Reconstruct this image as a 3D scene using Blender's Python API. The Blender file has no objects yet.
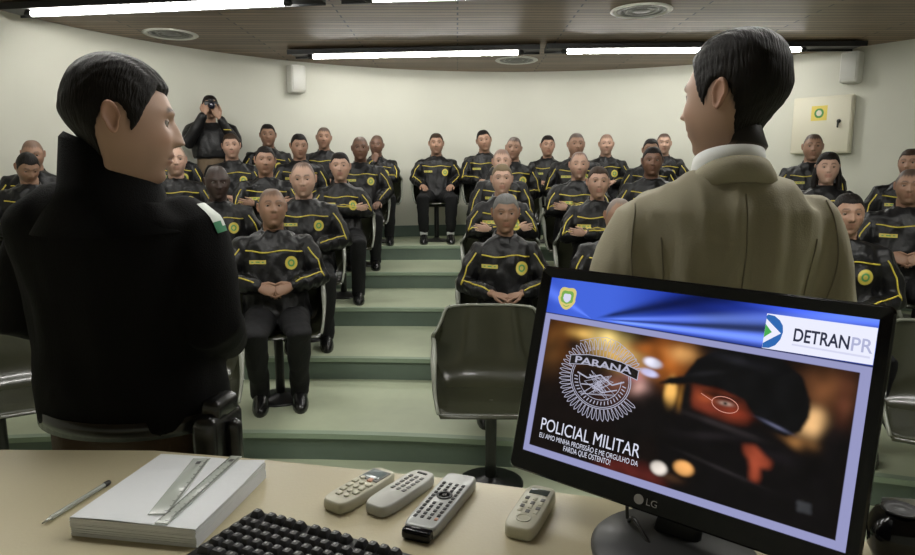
import bpy, bmesh, math, random
import numpy as np
from mathutils import Vector, Matrix, noise
from mathutils.bvhtree import BVHTree
random.seed(7); rng = np.random.default_rng(7)
sc = bpy.context.scene
COL = sc.collection
PI = math.pi
V = lambda *a: np.array(a, float)

# ------------------------------------------------------------------ materials
def srgb(c):
    c = np.asarray(c, float) / 255.0
    return np.where(c <= .04045, c / 12.92, ((c + .055) / 1.055) ** 2.4)
def new_mat(name):
    m = bpy.data.materials.new(name); m.use_nodes = True
    nt = m.node_tree
    return m, nt, nt.nodes['Principled BSDF']
def mat(name, col, rough=.6, metal=0, bump=0, bscale=60, spec=.5, emit=None, estr=0, coat=0, var=0):
    m, nt, b = new_mat(name)
    b.inputs['Base Color'].default_value = (*col, 1)
    b.inputs['Roughness'].default_value = rough
    b.inputs['Metallic'].default_value = metal
    b.inputs['Specular IOR Level'].default_value = spec
    b.inputs['Coat Weight'].default_value = coat
    if emit is not None:
        b.inputs['Emission Color'].default_value = (*emit, 1); b.inputs['Emission Strength'].default_value = estr
    if bump or var:
        tc = nt.nodes.new('ShaderNodeTexCoord'); n = nt.nodes.new('ShaderNodeTexNoise')
        n.inputs['Scale'].default_value = bscale; n.inputs['Detail'].default_value = 4
        nt.links.new(tc.outputs['Object'], n.inputs['Vector'])
        if bump:
            bp = nt.nodes.new('ShaderNodeBump'); bp.inputs['Strength'].default_value = bump; bp.inputs['Distance'].default_value = .01
            nt.links.new(n.outputs['Fac'], bp.inputs['Height']); nt.links.new(bp.outputs['Normal'], b.inputs['Normal'])
        if var:
            r = nt.nodes.new('ShaderNodeMapRange'); r.inputs['To Min'].default_value = 1 - var; r.inputs['To Max'].default_value = 1 + var
            nt.links.new(n.outputs['Fac'], r.inputs['Value'])
            mx = nt.nodes.new('ShaderNodeVectorMath'); mx.operation = 'SCALE'
            mx.inputs[0].default_value = col; nt.links.new(r.outputs[0], mx.inputs['Scale'])
            nt.links.new(mx.outputs[0], b.inputs['Base Color'])
    return m
def attr_mat(name, rough=.55, emit=0, sss=0, spec=.4):
    m, nt, b = new_mat(name)
    a = nt.nodes.new('ShaderNodeAttribute'); a.attribute_name = 'Col'
    b.inputs['Roughness'].default_value = rough; b.inputs['Specular IOR Level'].default_value = spec
    if emit:
        b.inputs['Base Color'].default_value = (.01, .01, .01, 1)
        nt.links.new(a.outputs['Color'], b.inputs['Emission Color']); b.inputs['Emission Strength'].default_value = emit
    else:
        nt.links.new(a.outputs['Color'], b.inputs['Base Color'])
    return m
M = {}
M['skin'] = attr_mat('skin', .5, spec=.45)
M['nylon'] = mat('black_nylon', (.006, .006, .0065), .42, bump=.35, bscale=45, spec=.33)
M['wool_black'] = mat('black_cotton', (.0035, .0033, .0035), .85, bump=.3, bscale=300, spec=.12)
M['trouser'] = mat('charcoal_cloth', (.012, .012, .013), .8, bump=.3, bscale=60, spec=.25)
M['khaki'] = mat('khaki_cloth', (.16, .115, .07), .85, bump=.3, bscale=60)
M['belt_brown'] = mat('brown_cloth', (.055, .03, .014), .85, bump=.3, bscale=80)
M['beige'] = mat('beige_linen', (.33, .30, .215), .78, bump=.12, bscale=300, spec=.3, var=.04)
M['beige_seam'] = mat('beige_stitching', (.21, .185, .13), .8)
M['white_cloth'] = mat('white_cotton', (.75, .76, .74), .7)
M['yellow'] = mat('yellow_piping', (.62, .50, .06), .5)
M['tagyellow'] = mat('yellow_thread', (.50, .42, .08), .6)
M['green'] = mat('green_thread', (.08, .28, .08), .6)
M['shoe'] = mat('black_leather', (.01, .01, .01), .25, spec=.6)
M['sock'] = mat('white_sock', (.7, .7, .7), .8)
def hair_mat(name, col):
    m, nt, b = new_mat(name)
    tc = nt.nodes.new('ShaderNodeTexCoord'); mp = nt.nodes.new('ShaderNodeMapping'); n = nt.nodes.new('ShaderNodeTexNoise')
    mp.inputs['Scale'].default_value = (260, 40, 40); n.inputs['Scale'].default_value = 1; n.inputs['Detail'].default_value = 5
    nt.links.new(tc.outputs['Object'], mp.inputs[0]); nt.links.new(mp.outputs[0], n.inputs['Vector'])
    bp = nt.nodes.new('ShaderNodeBump'); bp.inputs['Strength'].default_value = .7; bp.inputs['Distance'].default_value = .006
    nt.links.new(n.outputs['Fac'], bp.inputs['Height']); nt.links.new(bp.outputs['Normal'], b.inputs['Normal'])
    b.inputs['Base Color'].default_value = (*col, 1); b.inputs['Roughness'].default_value = .5; b.inputs['Specular IOR Level'].default_value = .15
    return m
HAIR = {'black': hair_mat('black_hair', (.010, .008, .007)), 'brown': hair_mat('brown_hair', (.035, .022, .014)),
        'fair': hair_mat('fair_hair', (.16, .12, .07)), 'grey': hair_mat('grey_hair', (.16, .16, .155)), 'stubble': hair_mat('cropped_hair', (.05, .038, .03))}
M['shell'] = mat('dark_olive_fibreglass', (.034, .036, .021), .22, spec=.6, coat=.35, var=.15, bscale=8)
M['rim'] = mat('grey_plastic_rim', (.20, .21, .17), .28, spec=.6)
M['post'] = mat('black_enamel', (.008, .008, .008), .35)
M['blackplastic'] = mat('black_plastic', (.008, .008, .009), .38, spec=.4)
M['bezel'] = mat('gloss_black_bezel', (.004, .004, .005), .12, spec=.35)
M['satin'] = mat('satin_dark_plastic', (.03, .03, .03), .42)
M['keycap'] = mat('black_keycap', (.02, .02, .021), .45, spec=.5)
M['legend'] = mat('grey_print', (.28, .28, .27), .5)
M['paper'] = mat('white_paper', (.72, .74, .76), .8, bump=.1, bscale=30)
M['greyplastic'] = mat('light_grey_plastic', (.50, .50, .46), .4)
M['creamplastic'] = mat('cream_plastic', (.56, .54, .42), .38)
M['silver'] = mat('silver_plastic', (.40, .41, .40), .33, metal=.3)
M['darkbutton'] = mat('dark_rubber', (.03, .03, .03), .5)
M['greybutton'] = mat('grey_rubber', (.22, .22, .21), .5)
M['peachbutton'] = mat('peach_rubber', (.62, .33, .22), .5)
M['creambutton'] = mat('cream_rubber', (.62, .60, .48), .5)
M['lcd'] = mat('grey_lcd', (.20, .24, .24), .12)
M['whitebox'] = mat('white_enamel', (.62, .62, .57), .45)
M['panel'] = mat('cream_panel', (.66, .63, .50), .5)
M['notice'] = mat('yellow_notice', (.72, .58, .12), .6)
M['laminate'] = mat('cream_laminate', (.49, .435, .285), .33, spec=.45, bump=.04, bscale=200, var=.03)
M['deskside'] = mat('beige_laminate_side', (.40, .36, .28), .5)
M['tube'] = mat('lit_tube', (.9, .9, .9), .4, emit=(1.0, .985, .93), estr=70)
M['rail'] = mat('black_rail', (.006, .006, .006), .5)
M['metal'] = mat('brushed_metal', (.45, .45, .43), .3, metal=.9)
M['glassy'] = mat('camera_lens', (.01, .01, .02), .05)
M['patchwhite'] = mat('white_thread', (.62, .66, .62), .7)
M['patchgreen'] = mat('deep_green_thread', (.03, .20, .09), .7)

def clear_plastic():
    m, nt, b = new_mat('clear_plastic')
    b.inputs['Base Color'].default_value = (.62, .66, .60, 1); b.inputs['Roughness'].default_value = .15
    b.inputs['Alpha'].default_value = .55
    return m
M['clear'] = clear_plastic()

def wall_mat():
    m, nt, b = new_mat('painted_wall')
    tc = nt.nodes.new('ShaderNodeTexCoord'); n = nt.nodes.new('ShaderNodeTexNoise'); n.inputs['Scale'].default_value = 1.2; n.inputs['Detail'].default_value = 3
    cr = nt.nodes.new('ShaderNodeValToRGB'); cr.color_ramp.elements[0].position = .3; cr.color_ramp.elements[1].position = .75
    cr.color_ramp.elements[0].color = (.56, .56, .485, 1); cr.color_ramp.elements[1].color = (.61, .61, .53, 1)
    nt.links.new(tc.outputs['Object'], n.inputs['Vector']); nt.links.new(n.outputs['Fac'], cr.inputs[0]); nt.links.new(cr.outputs[0], b.inputs['Base Color'])
    b.inputs['Roughness'].default_value = .75
    return m
M['wall'] = wall_mat()
def floor_mat(name, c0, c1, rough):
    m, nt, b = new_mat(name)
    tc = nt.nodes.new('ShaderNodeTexCoord'); n = nt.nodes.new('ShaderNodeTexNoise'); n.inputs['Scale'].default_value = 1.6; n.inputs['Detail'].default_value = 8; n.inputs['Roughness'].default_value = .65
    cr = nt.nodes.new('ShaderNodeValToRGB'); cr.color_ramp.elements[0].position = .32; cr.color_ramp.elements[1].position = .7
    cr.color_ramp.elements[0].color = (*c0, 1); cr.color_ramp.elements[1].color = (*c1, 1)
    nt.links.new(tc.outputs['Object'], n.inputs['Vector']); nt.links.new(n.outputs['Fac'], cr.inputs[0]); nt.links.new(cr.outputs[0], b.inputs['Base Color'])
    b.inputs['Roughness'].default_value = rough
    return m
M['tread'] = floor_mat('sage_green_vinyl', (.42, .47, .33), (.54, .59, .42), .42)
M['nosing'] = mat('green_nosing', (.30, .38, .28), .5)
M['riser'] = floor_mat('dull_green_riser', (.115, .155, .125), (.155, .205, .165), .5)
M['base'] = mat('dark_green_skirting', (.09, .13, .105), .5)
def wood_mat():
    m, nt, b = new_mat('dark_slatted_wood')
    tc = nt.nodes.new('ShaderNodeTexCoord')
    mp = nt.nodes.new('ShaderNodeMapping'); mp.inputs['Scale'].default_value = (1, 1, 1)
    br = nt.nodes.new('ShaderNodeTexBrick'); br.inputs['Scale'].default_value = 1.0
    br.inputs['Brick Width'].default_value = 1.9; br.inputs['Row Height'].default_value = .085; br.inputs['Mortar Size'].default_value = .007
    br.inputs['Color1'].default_value = (.165, .108, .066, 1); br.inputs['Color2'].default_value = (.28, .19, .12, 1); br.inputs['Mortar'].default_value = (.03, .02, .014, 1)
    n = nt.nodes.new('ShaderNodeTexNoise'); mp2 = nt.nodes.new('ShaderNodeMapping'); mp2.inputs['Scale'].default_value = (1.5, 22, 1); n.inputs['Scale'].default_value = 1; n.inputs['Detail'].default_value = 6
    r = nt.nodes.new('ShaderNodeMapRange'); r.inputs['To Min'].default_value = .5; r.inputs['To Max'].default_value = 1.5
    mx = nt.nodes.new('ShaderNodeVectorMath'); mx.operation = 'SCALE'
    L = nt.links.new
    L(tc.outputs['Object'], mp.inputs[0]); L(mp.outputs[0], br.inputs['Vector']); L(tc.outputs['Object'], mp2.inputs[0]); L(mp2.outputs[0], n.inputs['Vector'])
    L(n.outputs['Fac'], r.inputs['Value']); L(br.outputs['Color'], mx.inputs[0]); L(r.outputs[0], mx.inputs['Scale']); L(mx.outputs[0], b.inputs['Base Color'])
    bp = nt.nodes.new('ShaderNodeBump'); bp.inputs['Strength'].default_value = .4; L(br.outputs['Fac'], bp.inputs['Height']); bp.invert = True; L(bp.outputs['Normal'], b.inputs['Normal'])
    b.inputs['Roughness'].default_value = .5
    return m
M['wood'] = wood_mat()

# ------------------------------------------------------------------ mesh builder
class MB:
    def __init__(s): s.v = []; s.f = []; s.c = []; s.m = []; s.n = 0
    def add(s, verts, faces, col=None, mi=0):
        verts = np.asarray(verts, float).reshape(-1, 3)
        s.v.append(verts)
        s.f += [[i + s.n for i in f] for f in faces]
        s.m += [mi] * len(faces)
        if col is None: col = (.5, .5, .5)
        col = np.asarray(col, float)
        if col.ndim == 1: col = np.tile(col, (len(verts), 1))
        s.c.append(col); s.n += len(verts)
        return s
    def box(s, c, size, R=None, mi=0, col=None, bev=0):
        c = np.asarray(c, float); h = np.asarray(size, float) / 2
        if bev <= 0:
            P = np.array([[x, y, z] for x in (-1, 1) for y in (-1, 1) for z in (-1, 1)]) * h
            F = [(0, 1, 3, 2), (4, 6, 7, 5), (0, 4, 5, 1), (2, 3, 7, 6), (0, 2, 6, 4), (1, 5, 7, 3)]
        else:
            bev = min(bev, h.min() * .95)
            P = []; 
            n = 4; rings = []
            for zz, rr in ((-h[2], -bev), (-h[2] + bev * .35, -bev * .3), (-h[2] + bev, 0), (h[2] - bev, 0), (h[2] - bev * .35, -bev * .3), (h[2], -bev)):
                ring = []
                for (sx, sy, a0) in ((1, 1, 0), (-1, 1, 90), (-1, -1, 180), (1, -1, 270)):
                    for k in range(n):
                        a = math.radians(a0 + 90 * k / (n - 1))
                        ring.append((sx * (h[0] - bev) + (bev + rr) * math.cos(a), sy * (h[1] - bev) + (bev + rr) * math.sin(a), zz))
                rings.append(ring)
            P = np.array(rings).reshape(-1, 3); N = 16; F = []
            for j in range(5):
                for i in range(N):
                    F.append((j * N + i, j * N + (i + 1) % N, (j + 1) * N + (i + 1) % N, (j + 1) * N + i))
            F.append(tuple(range(N))[::-1]); F.append(tuple(range(5 * N, 6 * N)))
        if R is not None: P = P @ np.asarray(R).T
        return s.add(P + c, F, col, mi)
    def loft(s, rings, col=None, mi=0, cap=True, closed=True):
        n = len(rings[0]); m = len(rings); P = np.array(rings).reshape(-1, 3); F = []
        for j in range(m - 1):
            for i in range(n if closed else n - 1):
                F.append((j * n + i, j * n + (i + 1) % n, (j + 1) * n + (i + 1) % n, (j + 1) * n + i))
        if cap:
            F.append(tuple(range(n))[::-1]); F.append(tuple(range((m - 1) * n, m * n)))
        return s.add(P, F, col, mi)
    def tube(s, pts, rad, seg=12, side=None, col=None, mi=0, round_end=True):
        pts = [np.asarray(p, float) for p in pts]
        if np.isscalar(rad): rad = [rad] * len(pts)
        rad = [(r, r) if np.isscalar(r) else r for r in rad]
        if round_end:
            d0 = pts[0] - pts[1]; d0 /= np.linalg.norm(d0) + 1e-9; d1 = pts[-1] - pts[-2]; d1 /= np.linalg.norm(d1) + 1e-9
            P = [pts[0] + d0 * rad[0][0] * .8, pts[0] + d0 * rad[0][0] * .5] + pts + [pts[-1] + d1 * rad[-1][0] * .5, pts[-1] + d1 * rad[-1][0] * .8]
            sc_ = lambda r, k: (r[0] * k, r[1] * k)
            rad = [sc_(rad[0], .35), sc_(rad[0], .8)] + rad + [sc_(rad[-1], .8), sc_(rad[-1], .35)]
            pts = P
        n = len(pts); rings = []
        T = []
        for i in range(n):
            a = pts[max(i - 1, 0)]; b = pts[min(i + 1, n - 1)]
            t = b - a; T.append(t / (np.linalg.norm(t) + 1e-9))
        u = np.asarray(side, float) if side is not None else (V(1, 0, 0) if abs(T[0][0]) < .8 else V(0, 1, 0))
        for i in range(n):
            u = u - T[i] * (u @ T[i]); u = u / (np.linalg.norm(u) + 1e-9); w = np.cross(T[i], u)
            a = np.arange(seg) * 2 * PI / seg
            rings.append(pts[i] + np.outer(np.cos(a), u) * rad[i][0] + np.outer(np.sin(a), w) * rad[i][1])
        return s.loft(rings, col, mi)
    def ball(s, c, r, seg=16, rng_=10, col=None, mi=0, R=None):
        r = np.ones(3) * r if np.isscalar(r) else np.asarray(r, float)
        rings = []
        for j in range(1, rng_):
            t = -PI / 2 + PI * j / rng_
            a = np.arange(seg) * 2 * PI / seg
            rings.append(np.c_[np.cos(a) * math.cos(t), np.sin(a) * math.cos(t), np.full(seg, math.sin(t))] * r)
        if R is not None: rings = [q @ np.asarray(R).T for q in rings]
        return s.loft([q + np.asarray(c) for q in rings], col, mi)
    def lathe(s, prof, c=(0, 0, 0), seg=32, col=None, mi=0):
        a = np.arange(seg) * 2 * PI / seg
        return s.loft([np.c_[np.cos(a) * r, np.sin(a) * r, np.full(seg, z)] + np.asarray(c) for r, z in prof], col, mi)
    def xform(s, fn):
        s.v = [fn(v) for v in s.v]; return s
    def mesh(s, name, mats, smooth=True, colors=False):
        me = bpy.data.meshes.new(name)
        P = np.concatenate(s.v) if s.v else np.zeros((0, 3))
        me.from_pydata(P.tolist(), [], s.f)
        for m in mats: me.materials.append(m)
        if len(mats) > 1: me.polygons.foreach_set('material_index', s.m)
        bm = bmesh.new(); bm.from_mesh(me); bmesh.ops.recalc_face_normals(bm, faces=bm.faces); bm.to_mesh(me); bm.free()
        if smooth: me.polygons.foreach_set('use_smooth', [True] * len(me.polygons))
        if colors:
            ca = me.color_attributes.new('Col', 'FLOAT_COLOR', 'POINT')
            C = np.concatenate(s.c); ca.data.foreach_set('color', np.c_[C, np.ones(len(C))].ravel())
        me.update(); return me
def link(name, me, parent=None):
    o = bpy.data.objects.new(name, me); COL.objects.link(o)
    if parent is not None: o.parent = parent
    return o
def part(name, mb, mats, parent=None, smooth=True, colors=False, auto=None):
    if not isinstance(mats, (list, tuple)): mats = [mats]
    me = mb.mesh(name, mats, smooth, colors)
    if smooth and auto: me.set_sharp_from_angle(angle=math.radians(auto))
    return link(name, me, parent)
def tag(o, label, cat, group=None):
    o['label'] = label; o['category'] = cat
    if group: o['group'] = group
    return o
def thing(name, loc, rz=0, label='', cat='', group=None):
    o = bpy.data.objects.new(name, None); COL.objects.link(o); o.location = loc; o.rotation_euler = (0, 0, rz)
    o.empty_display_size = .1
    return tag(o, label, cat, group)
def struct(o): o['kind'] = 'structure'; return o
def copy_tree(o, parent=None):
    c = o.copy(); COL.objects.link(c)
    if parent is not None: c.parent = parent
    for ch in list(o.children): copy_tree(ch, c)
    return c
def Rz(a): c, s = math.cos(a), math.sin(a); return np.array([[c, -s, 0], [s, c, 0], [0, 0, 1.]])
def Rx(a): c, s = math.cos(a), math.sin(a); return np.array([[1, 0, 0], [0, c, -s], [0, s, c]])
def Ry(a): c, s = math.cos(a), math.sin(a); return np.array([[c, 0, s], [0, 1, 0], [-s, 0, c]])
def sm(x, a, b): t = np.clip((x - a) / (b - a), 0, 1); return t * t * (3 - 2 * t)
def G(x, s): return np.exp(-(x / s) ** 2)

def cloth(mb, voxel, name, m, parent, folds=.006, freq=11, iters=4, seed=0, extra=None, stretch=(1, 1, .55)):
    """merge overlapping lofts to one continuous garment surface, then crease it"""
    me = mb.mesh('tmp', [m])
    o = bpy.data.objects.new('tmp', me); COL.objects.link(o)
    r = o.modifiers.new('r', 'REMESH'); r.mode = 'VOXEL'; r.voxel_size = voxel
    s_ = o.modifiers.new('s', 'SMOOTH'); s_.iterations = iters; s_.factor = .6
    dg = bpy.context.evaluated_depsgraph_get(); ev = o.evaluated_get(dg)
    out = bpy.data.meshes.new_from_object(ev); out.name = name
    bpy.data.objects.remove(o); bpy.data.meshes.remove(me)
    n = len(out.vertices); co = np.empty(n * 3); out.vertices.foreach_get('co', co); co = co.reshape(-1, 3)
    no = np.empty(n * 3); out.vertices.foreach_get('normal', no); no = no.reshape(-1, 3)
    off = Vector((seed * 3.7, seed * 1.3, seed * 2.1)); st = Vector(stretch)
    d = np.empty(n)
    for i in range(n):
        p = Vector(co[i]); q = Vector((p.x * st.x, p.y * st.y, p.z * st.z)) * freq + off
        a = noise.noise(q); b = noise.noise(q * 2.3 + Vector((9, 2, 4)))
        d[i] = (1 - abs(a) * 3.2) * .7 + b * .9
    if extra is not None: d = d * extra(co)
    co = co + no * (d * folds)[:, None]
    out.vertices.foreach_set('co', co.ravel())
    out.polygons.foreach_set('use_smooth', [True] * len(out.polygons))
    if not out.materials: out.materials.append(m)
    out.update()
    ob = link(name, out, parent)
    bv = BVHTree.FromPolygons([tuple(c) for c in co], [tuple(p.vertices) for p in out.polygons])
    return ob, bv

# ------------------------------------------------------------------ head
HAIRLINE = [(0, .066), (22, .069), (40, .070), (52, .056), (62, .036), (70, .008), (77, -.012), (83, .020), (90, .036), (100, .034), (112, .004), (125, -.030), (150, -.052), (180, -.056)]
def hairline(phi):
    return np.interp(np.abs(np.degrees(phi)), [h[0] for h in HAIRLINE], [h[1] for h in HAIRLINE])
def head_shape(hi, p):
    nu, nv = (120, 100) if hi else (60, 52)
    wide = p.get('wide', 1); jaw = p.get('jaw', 1); nose = p.get('nose', 1)
    u = np.linspace(-PI, PI, nu, endpoint=False); phi = u - .5 * np.sin(u)
    th = np.linspace(-PI / 2 + .05, PI / 2 - .05, nv)
    PH, TH = np.meshgrid(phi, th)
    ct = np.cos(TH); st = np.sin(TH)
    z = .1175 * st
    cf = ct ** np.where(st < 0, .62, .8); cb = ct ** .75
    front = np.cos(PH) > 0
    x = .0755 * wide * np.sin(PH) * ct ** np.where(st < 0, .58, .72)
    y = -np.where(front, .095 * cf, .097 * cb) * np.cos(PH)
    # square off the temples a little, narrow the jaw
    x *= 1 - (.20 - .16 * (jaw - 1)) * sm(-z, .02, .11)
    x *= 1 + .05 * G(z - .03, .04)
    back = sm(y, -.01, .07)
    y = y * (1 - .66 * sm(-z, -.028, .080) * back)
    y += np.where(front, .008 * sm(z, .03, .11) * np.cos(PH), 0)
    # features on the front
    fr = sm(-y, .02, .06)
    ax = np.abs(x)
    d = np.zeros_like(x)
    d += .0065 * G(z - .031, .010) * G(ax - .028, .024)                 # brow ridge
    d -= .010 * G(z - .012, .012) * G(ax - .030, .016)                  # sockets
    d += .005 * G(z + .018, .018) * G(ax - .047, .018)                  # cheekbones
    d += .004 * G(z + .052, .020) * G(x, .030)                          # mouth mound
    d += .0034 * G(z + .0465, .0050) * G(x, .019) + .0038 * G(z + .0590, .0060) * G(x, .016)   # lips
    d -= .0045 * G(z + .0530, .0026) * G(x, .023)
    d -= .004 * G(z + .075, .008) * G(x, .02)
    d += .008 * jaw * G(z + .095, .018) * G(x, .022)                    # chin
    d -= .004 * G(z - .020, .011) * G(x, .014)
    d += .0035 * G(z + .098, .014) * G(x, .02)
    # nose
    t = np.clip((.028 - z) / .052, 0, 1)
    ridge = np.where((z < .034) & (z > -.034), (.003 + .0190 * t ** 1.3) * np.where(z < -.022, 1 - sm(-z, .022, .034), 1), 0) * sm(.034 - z, 0, .012)
    d += nose * ridge * G(x, .0075 + .0055 * t)
    d += nose * .007 * G(z + .021, .008) * G(ax - .012, .0065)          # nostril wings
    y = y - d * fr
    P = np.stack([x, y, z], -1).reshape(-1, 3)
    F = []
    for j in range(nv - 1):
        b = j * nu
        for i in range(nu):
            i2 = (i + 1) % nu
            F.append((b + i, b + i2, b + nu + i2, b + nu + i))
    F.append(tuple(range(nu))[::-1]); F.append(tuple(range((nv - 1) * nu, nv * nu)))
    return P, F, PH.ravel(), nu, nv
def head_color(P, p):
    base = np.array(p['skin']); x, y, z = P.T; ax = np.abs(x)
    C = np.tile(base, (len(P), 1))
    f = sm(-y, .03, .06)
    def mix(w, c):
        nonlocal C
        C = C * (1 - w[:, None]) + np.array(c) * w[:, None]
    mix(.15 * f * G(z + .015, .02) * G(ax - .045, .02), base * V(1.15, .75, .7))
    if not p.get('female'):
        beard = f * sm(-z, .022, .05) * .22 + .22 * sm(-z, .03, .07) * sm(ax, .03, .05) * (y < .03)
        mix(np.clip(beard, 0, .4) * p.get('stubble', 1), base * .35)
    lip = f * (G(z + .0465, .0050) + G(z + .0600, .0055)).clip(0, 1) * sm(.026 - ax, 0, .008)
    mix(lip * .6, base * (V(.72, .46, .46) if not p.get('female') else V(.85, .40, .42)))
    mix(f * G(z + .0532, .0022) * sm(.027 - ax, 0, .006) * .8, base * .2)
    hc = np.array(p['browc'])
    ph = np.arctan2(x, -y); hl_ = hairline(ph) - p.get('nape', 0) * sm(np.abs(np.degrees(ph)), 105, 140) + p.get('hlift', 0) * sm(60 - np.abs(np.degrees(ph)), 0, 25)
    mix(sm(z - hl_ + .004 * np.sin(ph * 23), -.008, .014) * p.get('hdens', .8), np.array(p.get('hcol', (.02, .015, .012))))
    mix(f * (sm(.0058 - np.abs(z - .0335 - .004 * sm(ax, .01, .03) + .006 * sm(ax, .035, .05)), 0, .004) * sm(ax, .009, .014) * sm(.051 - ax, 0, .01)) * .85, hc)
    mix(f * G(z - .012, .0085) * G(ax - .030, .015) * .35, base * .45)  # eye socket shade painted into the skin colour
    mix(f * G(z + .0285, .004) * G(ax - .007, .0045) * .8, base * .15)
    return np.clip(C, 0, 1)
def add_head(mb, p, c, R, s, hi):
    P, F, PH, nu, nv = head_shape(hi, p)
    C = head_color(P, p)
    T = lambda q: (q * s) @ R.T + c
    mb.add(T(P), F, C)
    base = np.array(p['skin'])
    for sx in (-1, 1):          # ears: shell with rim and lobe
        seg = 20; rings = []
        for k, (w, out) in enumerate([(.3, -.004), (.85, .001), (1.0, .006), (1.02, .010), (.88, .0115), (.66, .0085), (.40, .0075), (.12, .0075)]):
            a = np.arange(seg) * 2 * PI / seg
            yy = .0150 * w * np.cos(a) * (1 - .25 * (np.sin(a) < 0)); zz = .028 * w * np.sin(a)
            tilt = .2
            Y = yy * math.cos(tilt) + zz * math.sin(tilt); Z = -yy * math.sin(tilt) + zz * math.cos(tilt)
            flare = 1 + .6 * sm(Y, -.01, .015)
            rings.append(np.c_[np.full(seg, 0) + sx * (.0705 * p.get('wide', 1) + out * flare), Y + .012, Z + .008])
        mb.loft([T(r) for r in rings], np.clip(base * V(1.0, .88, .84), 0, 1))
    for sx in (-1, 1):          # eyelids
        for up in (1, -1):
            rings = []
            for j in range(7):
                t = (.16 if up > 0 else .42) + j / 6 * (1.25 if up > 0 else 1.0)
                a = np.linspace(-1.15, 1.15, 15)
                rings.append(np.c_[sx * .031 + .0138 * np.sin(a) * math.cos(t * .9), -.0705 - .0138 * np.cos(a) * math.cos(t), np.full(15, .012 + up * .0138 * math.sin(t))])
            col = np.tile(base * .85, (15 * 7, 1)); 
            if up > 0: col[:15] = base * .12
            mb.loft([T(r) for r in rings], col, cap=False, closed=False)
    return T
def add_eyes(parent, p, T, s, R):
    look = p.get('look', 0); seg = 16; A = Rz(look)
    for sx in (-1, 1):
        mb = MB(); c = V(sx * .031, -.0705, .012); rings = []; cols = []
        for t, cc in ((.05, 0), (.18, 0), (.20, 1), (.50, 1), (.54, 2), (.9, 2), (1.5, 2), (2.4, 2)):
            a = np.arange(seg) * 2 * PI / seg
            q = np.c_[np.sin(t) * np.cos(a), np.full(seg, -np.cos(t)), np.sin(t) * np.sin(a)] * .0126
            rings.append(T(q @ A.T + c)); cols += [[(.004, .004, .004), (.04, .022, .012), (.34, .31, .28)][cc]] * seg
        mb.loft(rings, np.array(cols)); part('eye', mb, M['eyeball'], parent, colors=True)
M['eyeball'] = attr_mat('eyeball', .15, spec=.6)
def add_hair(parent, p, T, hi, style, color, s, R):
    if style in ('bald', 'buzz', 'stubble', 'receding'): return
    P, F, PH, nu, nv = head_shape(hi, dict(p, nose=0))
    x, y, z = P.T
    hl = hairline(PH) - p.get('nape', 0) * sm(np.abs(np.degrees(PH)), 105, 140)
    if style in ('short', 'side', 'bun', 'long', 'pres1', 'pres2'): hl = hl - .004
    if style == 'receding': hl = hl + .022 * sm(60 - np.abs(np.degrees(PH)), 0, 25)
    if p.get('female'): hl = np.where(np.abs(np.degrees(PH)) < 100, np.maximum(hl, np.interp(np.abs(np.degrees(PH)), [0, 40, 70, 90, 100], [.062, .05, .028, .02, .02])), hl)
    m = sm(z - hl, -.004, .010)
    n = P / np.array([.077, .098, .1175]) ** 2; n /= np.linalg.norm(n, axis=1)[:, None]
    thick = {'buzz': .0030, 'stubble': .0022, 'receding': .003, 'short': .0038, 'side': .009, 'bun': .004, 'long': .008, 'pres1': .008, 'pres2': .009}[style]
    top = sm(z, .02, .11)
    t = thick * (.55 + .75 * top)
    if style == 'pres2': t = thick * (.35 + 1.3 * top + .5 * sm(y, .0, .09) * sm(z, -.03, .05)) 
    if style == 'pres1': t = thick * (.5 + .9 * top + .5 * G(y + .085, .03) * top)
    if hi or style in ('short', 'side'):
        t = t + thick * .22 * np.array([noise.noise(Vector((a * 150, b * 30, c * 55))) for a, b, c in P])
    Q = P + n * (t * m - .004 * (1 - m))[:, None]
    keep = m > .001
    mb = MB(); FF = [f for f in F if len(f) > 4 and f[0] > nu or (len(f) == 4 and any(keep[i] for i in f))]
    mb.add(T(Q), FF)
    if style == 'bun':
        mb.ball(T(V(0, .112, .03)), V(.032, .026, .03) * s)
    if style == 'long':
        for sx in (-1, 1):
            mb.tube([T(V(sx * .062, .02, .03)), T(V(sx * .078, .02, -.04)), T(V(sx * .085, .02, -.12)), T(V(sx * .08, -.01, -.20))], [(.02, .03), (.022, .035), (.022, .035), (.008, .015)], 12)
        mb.tube([T(V(0, .085, .03)), T(V(0, .10, -.05)), T(V(0, .10, -.15)), T(V(0, .105, -.24))], [(.06, .025), (.065, .028), (.06, .028), (.02, .01)], 14, side=R @ V(1, 0, 0))
    me = mb.mesh('hair', [HAIR[color]])
    bm = bmesh.new(); bm.from_mesh(me); bmesh.ops.delete(bm, geom=[v for v in bm.verts if not v.link_faces], context='VERTS'); bm.to_mesh(me); bm.free()
    link('hair', me, parent)

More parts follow.
